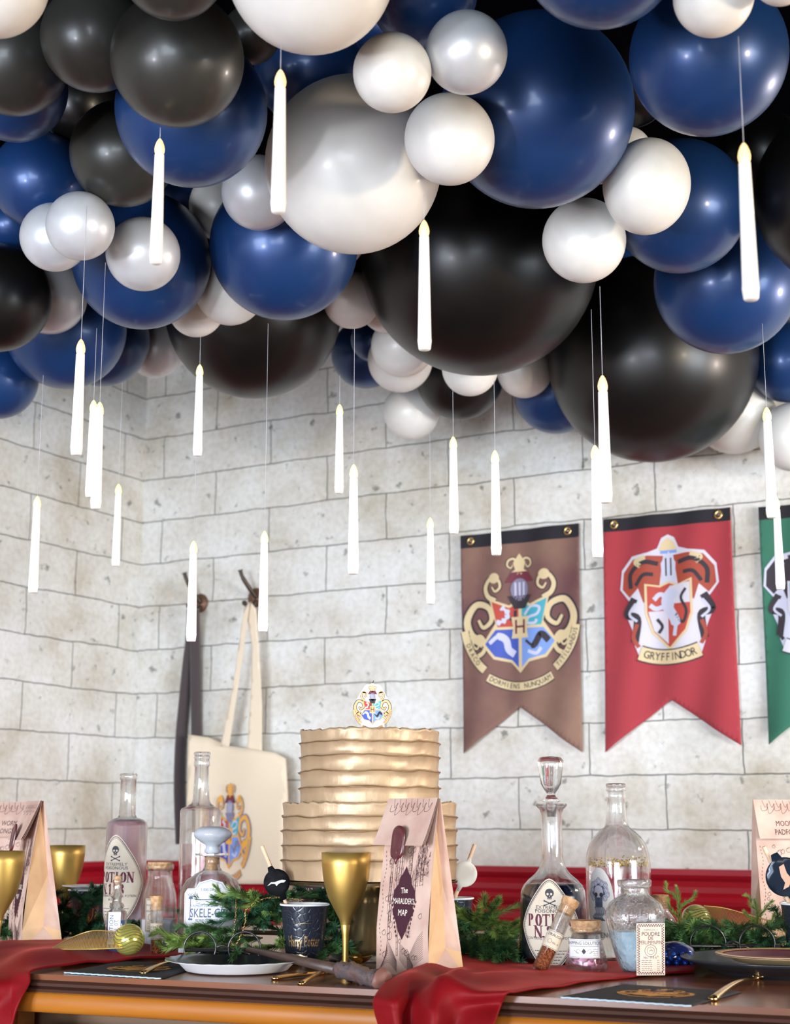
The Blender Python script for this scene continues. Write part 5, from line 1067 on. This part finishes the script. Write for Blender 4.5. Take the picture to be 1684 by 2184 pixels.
# ------------------------------------------------------------------ wand
bark = mat('wand_shaft_wood', (.085, .050, .038), .45, var=(.05, .03, .025), vscale=40, bump=.3, bscale=80); pewt = mat('wand_grip_grey', (.16, .16, .17), .35, .4, var=(.16, .07, .055), vscale=45, bump=.8, bscale=90)
a = at(529, 2024, 2.36); b2 = at(722, 2068, 2.17); e2 = at(812, 2090, 2.085)
wd = thing('wand', 'dark brown wooden wand with a knobbly grey grip, lying across the white plate', 'wand', a)
m = MB(); m.tube([(0, 0, 0), (b2 - a) * .5, b2 - a], [.0042, .0062, .0078], 14); m.build('shaft', [bark], wd)
rr = random.Random(4); m = MB(); G_ = spline([b2 - a, (b2 - a).lerp(e2 - a, .3) + Vector((0, 0, .001)), (b2 - a).lerp(e2 - a, .7) - Vector((0, 0, .001)), e2 - a], 6); k = len(G_)
m.tube(G_, [.0095 + .0035 * abs(math.sin(i * 1.3)) * rr.uniform(.6, 1.2) for i in range(k)][:-1] + [.016], 14)
o = m.build('grip', [pewt], wd)
for v in o.data.vertices: v.co += Vector((rr.uniform(-1, 1), rr.uniform(-1, 1), rr.uniform(-1, 1))) * .0014
m = MB(); d = (e2 - b2).normalized(); q = Matrix.Rotation(0, 4, 'Z'); qq = d.to_track_quat('Z', 'Y').to_matrix().to_4x4()
m.lathe([(0, 0), (.014, 0), (.0165, .003), (.0145, .006), (.010, .0085), (0, .009)], 11, mx=qq, c=e2 - a, cap=False); o = m.build('broken_end', [mat('reddish_wood', (.16, .065, .05), .5)], wd, True, math.radians(60))
for v in o.data.vertices: v.co += Vector((rr.uniform(-1, 1), rr.uniform(-1, 1), rr.uniform(-1, 1))) * .0012

# ------------------------------------------------------------------ round eyeglasses
frame_m = mat('black_plastic', (.012, .012, .013), .25, coat=.3)
def spectacles(label, c1, c2, r, Y, zmin=.0):
    a = at(*c1, Y); b = at(*c2, Y); s = mpp(c1[1], Y); R = r * s; mid = (a + b) / 2; root = thing('round_eyeglasses', label, 'glasses', (mid.x, Y, ZT), 0, 'black round eyeglasses'); zc = max(R + .002, mid.z - ZT)
    for sg, q in ((-1, a), (1, b)):
        m = MB(); x0 = q.x - mid.x; m.tube([(x0 + R * math.cos(i * math.pi / 20), -.0, zc + R * math.sin(i * math.pi / 20)) for i in range(40)], .0016, 8, 0, True); m.build('rim', [frame_m], root)
        m = MB(); xo = x0 + sg * (R + .004); m.box((xo - .004, -.003, zc - .006), (xo + .004, .005, zc + .000)); m.build('hinge', [frame_m], root, False)
        m = MB(); y0 = .006 + .006 * (sg > 0); m.tube([(xo, .002, zc - .003), (xo - sg * .004, y0, zc - .003), (xo - sg * .09, y0 + .003, zc - .004), (xo - sg * .115, y0 + .004, zc - .016)], [.0022, .003, .003, .0026], 8); m.build('temple', [frame_m], root)
    m = MB(); d = (b.x - a.x) / 2 - R; m.tube(spline([(-d, 0, zc + .001), (0, -.001, zc + .004), (d, 0, zc + .001)], 4), .0018, 8); m.build('bridge', [frame_m], root)
    return root
spectacles('black round eyeglasses standing behind the white paper plate', (426, 2028), (521, 2026), 34, 2.385)
spectacles('black round eyeglasses standing behind the charcoal plate at right', (1511, 2063), (1616, 2062), 38, 2.42)

# ------------------------------------------------------------------ gold ball ornaments with ribbed wings
ball_m = mat('lime_gold_glass', (.60, .55, .12), .18, .7); dk_line = mat('ball_line', (.10, .08, .03), .5); wing_m = mat('gold_mesh', (.62, .42, .14), .4, .7)
def snitch(label, cx, cy, r, Y, wing, mm):
    c = at(cx, cy, Y); R = r * mpp(cy, Y); root = thing('winged_ball_ornament', label, 'ornament', c, 0, 'gold ball ornaments')
    m = MB(); m.lathe([(R * math.sin(i * math.pi / 24), -R * math.cos(i * math.pi / 24)) for i in range(25)], 40, cap=False); m.build('ball', [mm], root, True, weld=True)
    m = MB()
    for k in range(9):
        ph = -1.2 + k * .3; q = []
        for i in range(17):
            t = -1.2 + i * .15; d = Vector((math.sin(t) * math.cos(ph * .5), -math.cos(t) * math.cos(ph * .6), math.sin(ph * .75 + .18 * math.sin(t * 3)))).normalized(); q.append(d * (R + .0001))
        m.tube(q, .0006, 5)
    m.build('surface_lines', [dk_line], root)
    Wp = [at(*w_[:2], w_[2]) - c for w_ in wing]; top = spline(Wp[:len(Wp) // 2], 14); bot = spline(Wp[len(Wp) // 2:], 14); n = len(top); m = MB()
    m.tube(top, .0011, 6); m.tube(bot, .0009, 6)
    for i in range(0, 64):
        t = i / 64 * (n - 1); a_ = int(t); f = t - a_; m.tube([top[a_].lerp(top[min(a_ + 1, n - 1)], f), bot[a_].lerp(bot[min(a_ + 1, n - 1)], f)], .00062, 4)
    m.build('ribbed_wing', [wing_m], root)
snitch('gold ball ornament with ribbed wing at left on the red runner', 275, 2004, 33, 2.42, [(262, 1990, 2.42), (200, 1985, 2.46), (150, 2001, 2.46), (112, 2022, 2.44), (262, 2022, 2.40), (205, 2024, 2.38), (155, 2025, 2.40), (112, 2025, 2.43)], ball_m)
snitch('pale gold glass ball ornament with ribbed wing at right over the greenery', 1484, 1962, 32, 2.62, [(1500, 1932, 2.62), (1545, 1937, 2.62), (1610, 1955, 2.60), (1690, 1978, 2.58), (1510, 1985, 2.60), (1560, 1990, 2.58), (1620, 2000, 2.57), (1690, 2010, 2.56)], mat('pale_lime_glass', (.70, .66, .20), .12, .2, trans=.4))
m_ = at(150, 1905, 2.95)
# blue glass ornament with beads
navy = mat('navy_glass', (.010, .018, .10), .06, .3, coat=1); c = T(1455, 2073); root = thing('blue_bead_ornament', 'dark blue shiny beaded ornament behind the greenery, right of the pressed-glass bottle', 'ornament', (c.x, c.y + .06, ZT))
m = MB(); m.lathe([(0, .001), (.020, .002), (.030, .010), (.032, .020), (.027, .030), (.014, .037), (0, .039)], 36, cap=False); m.build('body', [navy], root)
rr = random.Random(2); bead = mat('blue_bead', (.02, .09, .50), .1, .5)
for k in range(14):
    a_ = -2.5 + k * .14; zq = .010 + .006 * (k % 3); R0 = .0305; m = MB(); m.lathe([(.0038 * math.sin(i * math.pi / 8), -.0038 * math.cos(i * math.pi / 8)) for i in range(9)], 12, cap=False, c=(R0 * math.cos(a_), R0 * math.sin(a_), zq)); m.build('bead', [bead], root)

# ------------------------------------------------------------------ chains
def chain(label, P):
    c = P[0]; pts = spline([p - c for p in P], 10); root_m = MB(); L = 0; acc = 0
    for i in range(len(pts) - 1):
        d = (pts[i + 1] - pts[i]).length; k = max(1, round(d / .0032))
        for j in range(k):
            p = pts[i].lerp(pts[i + 1], j / k); t = (pts[i + 1] - pts[i]).normalized(); L += 1; u = t.orthogonal().normalized(); u = Matrix.Rotation(L * 1.57, 3, t) @ u
            root_m.tube([p + t * .0022 * math.cos(q * 1.257) + u * .0013 * math.sin(q * 1.257) for q in range(5)], .00045, 4, 0, True)
    o = root_m.build('chain', [goldc], None); o.location = c; return tag(o, label, 'necklace', 'gold chains')
chain('thin gold chain draped over the greenery left of the black cup', [at(502, 1905, 2.50), at(503, 1945, 2.46), at(497, 1995, 2.44), at(490, 2018, 2.42), at(505, 2012, 2.42), at(522, 1970, 2.44), at(526, 1940, 2.46), at(560, 1918, 2.47), at(600, 1915, 2.48), at(650, 1920, 2.50)])
chain('thin gold chain hanging beside the dark potion decanter', [at(1108, 1995, 2.42), at(1104, 2025, 2.41), at(1098, 2050, 2.38), at(1088, 2056, 2.37), at(1108, 2058, 2.36), at(1120, 2056, 2.36)])
m = MB(); c = at(1018, 1968, 2.50); m.tube([(math.cos(i * .35) * .016, 0, math.sin(i * .35) * .007) for i in range(9)], .0011, 6)
for i in range(9): m.lathe([(.002 * math.sin(q * math.pi / 6), -.002 * math.cos(q * math.pi / 6)) for q in range(7)], 8, cap=False, c=(math.cos(i * .35) * .016, -.001, math.sin(i * .35) * .007))
o = m.build('gold_circlet', [goldc], None); o.location = c; tag(o, 'small beaded gold circlet lying on the greenery right of the sealed bag', 'jewellery')

# ------------------------------------------------------------------ chair behind the table
ch = thing('dining_chair', 'red upholstered round-backed chair behind the cake stand', 'chair', (at(850, 1900, 3.45).x, 3.45, 0), RZ)
m = MB(); redc = mat('red_upholstery', (.36, .006, .018), .5, sheen=.3)
mx = Matrix.Rotation(math.pi / 2, 4, 'X'); m.lathe([(0, -.02), (.17, -.02), (.185, -.01), (.185, .01), (.17, .02), (0, .02)], 40, mx=mx, c=(0, 0, .66), cap=False); m.build('backrest', [redc], ch)
m = MB(); m.lathe([(0, .42), (.19, .42), (.20, .44), (.20, .46), (.18, .475), (0, .48)], 40, c=(0, -.2, 0), cap=False); m.build('seat', [redc], ch)
for x in (-.15, .15):
    for y in (-.35, -.04):
        m = MB(); m.tube([(x, y, 0), (x * .9, y, .42)], [.014, .018], 10); m.build('leg', [lip_m], ch)
for x in (-.12, .12): m = MB(); m.tube([(x, 0, .42), (x, 0, .56)], .012, 8); m.build('back_post', [lip_m], ch)

# ------------------------------------------------------------------ pine garland
need = [mat('pine_needle', (.085, .195, .050), .5, var=(.028, .085, .035), vscale=30), mat('pine_needle_light', (.27, .38, .07), .5, var=(.10, .20, .05), vscale=40), mat('pine_needle_blue', (.030, .105, .048), .5)]
twig = mat('pine_twig', (.07, .045, .025), .8)
def branch_mesh(seed, L):
    rr = random.Random(seed); m = MB()
    def twig_(o0, dr, L, step):
        dr = dr.normalized(); sd = dr.orthogonal().normalized()
        pts = spline([o0, o0 + dr * L * .35 + sd * rr.uniform(-.005, .005), o0 + dr * L * .7 + sd * rr.uniform(-.008, .008), o0 + dr * L + Vector((0, 0, rr.uniform(-.006, .006)))], 8); n = len(pts)
        m.tube(pts, [.0014 - .0007 * i / n for i in range(n)], 4, 1); N = int(L / step)
        for k in range(N):
            t = k / N; i = min(int(t * (n - 1)), n - 2); p = pts[i].lerp(pts[i + 1], t * (n - 1) - i); d = (pts[i + 1] - pts[i]).normalized(); a = rr.uniform(0, 2 * math.pi)
            o = Matrix.Rotation(a, 3, d) @ d.orthogonal().normalized(); o.z *= .8; ln = rr.uniform(.014, .021) * (1 - .35 * max(0, t - .8) / .2); q = p + (d * rr.uniform(.8, 1.35) + o * rr.uniform(.5, .8)).normalized() * ln; mid = p.lerp(q, .55) + d * .001
            e = d.cross(o).normalized() * .00054; f = o * .00035
            m.add([p - e * .7, p + e * .7, mid + e, mid - e, q, mid + f], [(0, 1, 2, 3), (3, 2, 4), (0, 3, 5), (1, 5, 2), (3, 4, 5), (2, 5, 4)])
    twig_(Vector((0, 0, 0)), Vector((1, 0, .03)), L, .00032)
    for k in range(4):
        t = .12 + .2 * k; sg = (-1) ** k
        twig_(Vector((L * t, 0, .002)), Vector((.8, sg * rr.uniform(.35, .8), rr.uniform(-.15, .22))), L * rr.uniform(.42, .6), .00036)
    return m
vars_ = []
for sd in range(9):
    mm = branch_mesh(sd, (.12, .10, .14)[sd % 3]); o = mm.build('branch', [need[sd // 3], twig], None, False); vars_.append(o.data); bpy.data.objects.remove(o)
gar = thing('pine_garland', 'green artificial pine garland running along the table behind the bottles', 'garland', (0, 2.75, ZT), 0)
m = MB(); gp = [at(-60, 1985, 2.95), at(150, 1990, 2.92), at(400, 2000, 2.85), at(620, 2005, 2.78), at(840, 2010, 2.75), at(1040, 2010, 2.72), at(1300, 2015, 2.66), at(1500, 2018, 2.62), at(1760, 2020, 2.60)]
gp = [Vector((q.x, q.y, ZT + .02)) - gar.location for q in gp]; m.tube(spline(gp, 8), .004, 8); m.build('stem', [twig], gar)
BR = []  # (root px, py, Y, tip px, py, Y, variant family)
def fam(x0, x1, y0, y1, Y0, Y1, n, fams, seed, spread=60, rise=-10):
    rr = random.Random(seed)
    for k in range(n):
        x = rr.uniform(x0, x1); y = rr.uniform(y0, y1); Y = rr.uniform(Y0, Y1); ang = rr.choice([0, math.pi]) + rr.gauss(0, .5); BR.append((x, y, Y, x + spread * math.cos(ang), y + spread * .35 * math.sin(ang) + rr.uniform(-30, 12) + rise, Y - rr.uniform(.02, .08), rr.choice(fams)))
fam(-20, 40, 1930, 1995, 2.75, 2.9, 7, (0, 2), 1); fam(115, 200, 1945, 1998, 2.82, 2.95, 14, (0, 2, 2), 2); fam(300, 400, 1990, 2015, 2.74, 2.8, 2, (0, 2), 3, 40, 0)
fam(500, 620, 1925, 2010, 2.5, 2.7, 12, (0, 0, 2), 4); fam(660, 830, 1930, 2010, 2.6, 2.8, 7, (2, 2, 0), 5, 55); fam(985, 1100, 1975, 2045, 2.45, 2.65, 10, (0, 1, 2), 6, 50, 0); fam(990, 1090, 2025, 2060, 2.44, 2.52, 8, (0, 2), 16, 45, 5)
fam(1440, 1690, 1985, 2050, 2.50, 2.64, 22, (0, 0, 2, 1), 7, 60, 0)
BR += [(480, 2005, 2.50, 355, 2005, 2.46, 1), (500, 2020, 2.48, 372, 2024, 2.44, 1), (520, 1990, 2.50, 405, 1992, 2.47, 0), (560, 2000, 2.49, 440, 2012, 2.46, 0), 
       (600, 1955, 2.52, 520, 1920, 2.48, 1), (620, 2010, 2.48, 540, 2030, 2.44, 1), (560, 2035, 2.44, 480, 2035, 2.40, 0), (1010, 1990, 2.52, 1050, 1945, 2.46, 1), (1000, 2010, 2.50, 1075, 2045, 2.42, 0), (1040, 1980, 2.50, 985, 1945, 2.44, 1),
       (1450, 1990, 2.52, 1445, 1930, 2.50, 1), (1620, 2000, 2.50, 1612, 1940, 2.48, 1), (1600, 1990, 2.52, 1470, 1975, 2.46, 0), (1500, 2010, 2.50, 1425, 2000, 2.46, 0), (1640, 1985, 2.55, 1690, 1940, 2.5, 0), (1650, 2030, 2.48, 1590, 2050, 2.44, 2), (1680, 2040, 2.48, 1640, 2065, 2.44, 2),
       (700, 1960, 2.60, 760, 2000, 2.50, 2), (690, 2010, 2.52, 770, 2020, 2.46, 2), (720, 1925, 2.70, 680, 1905, 2.6, 2), (670, 1990, 2.55, 740, 1965, 2.48, 2), (660, 2030, 2.48, 720, 2045, 2.42, 0)]
for k, (x, y, Y, tx, ty, tY, fm_) in enumerate(BR):
    a = at(x, y, Y); b = at(tx, ty, tY); a.z = max(a.z, ZT + .016); b.z = max(b.z, ZT + .016); d = b - a
    o = bpy.data.objects.new('branch', vars_[fm_ * 3 + k % 3]); COL.objects.link(o); o.parent = gar; o.location = a - gar.location
    o.rotation_euler = d.to_track_quat('X', 'Z').to_euler(); L0 = (.12, .10, .14)[(fm_ * 3 + k % 3) % 3]; s = min(1.25, max(.75, d.length / L0)); o.scale = (.55, .55, .55) if x in (1450, 1620) else (s, 1, 1)
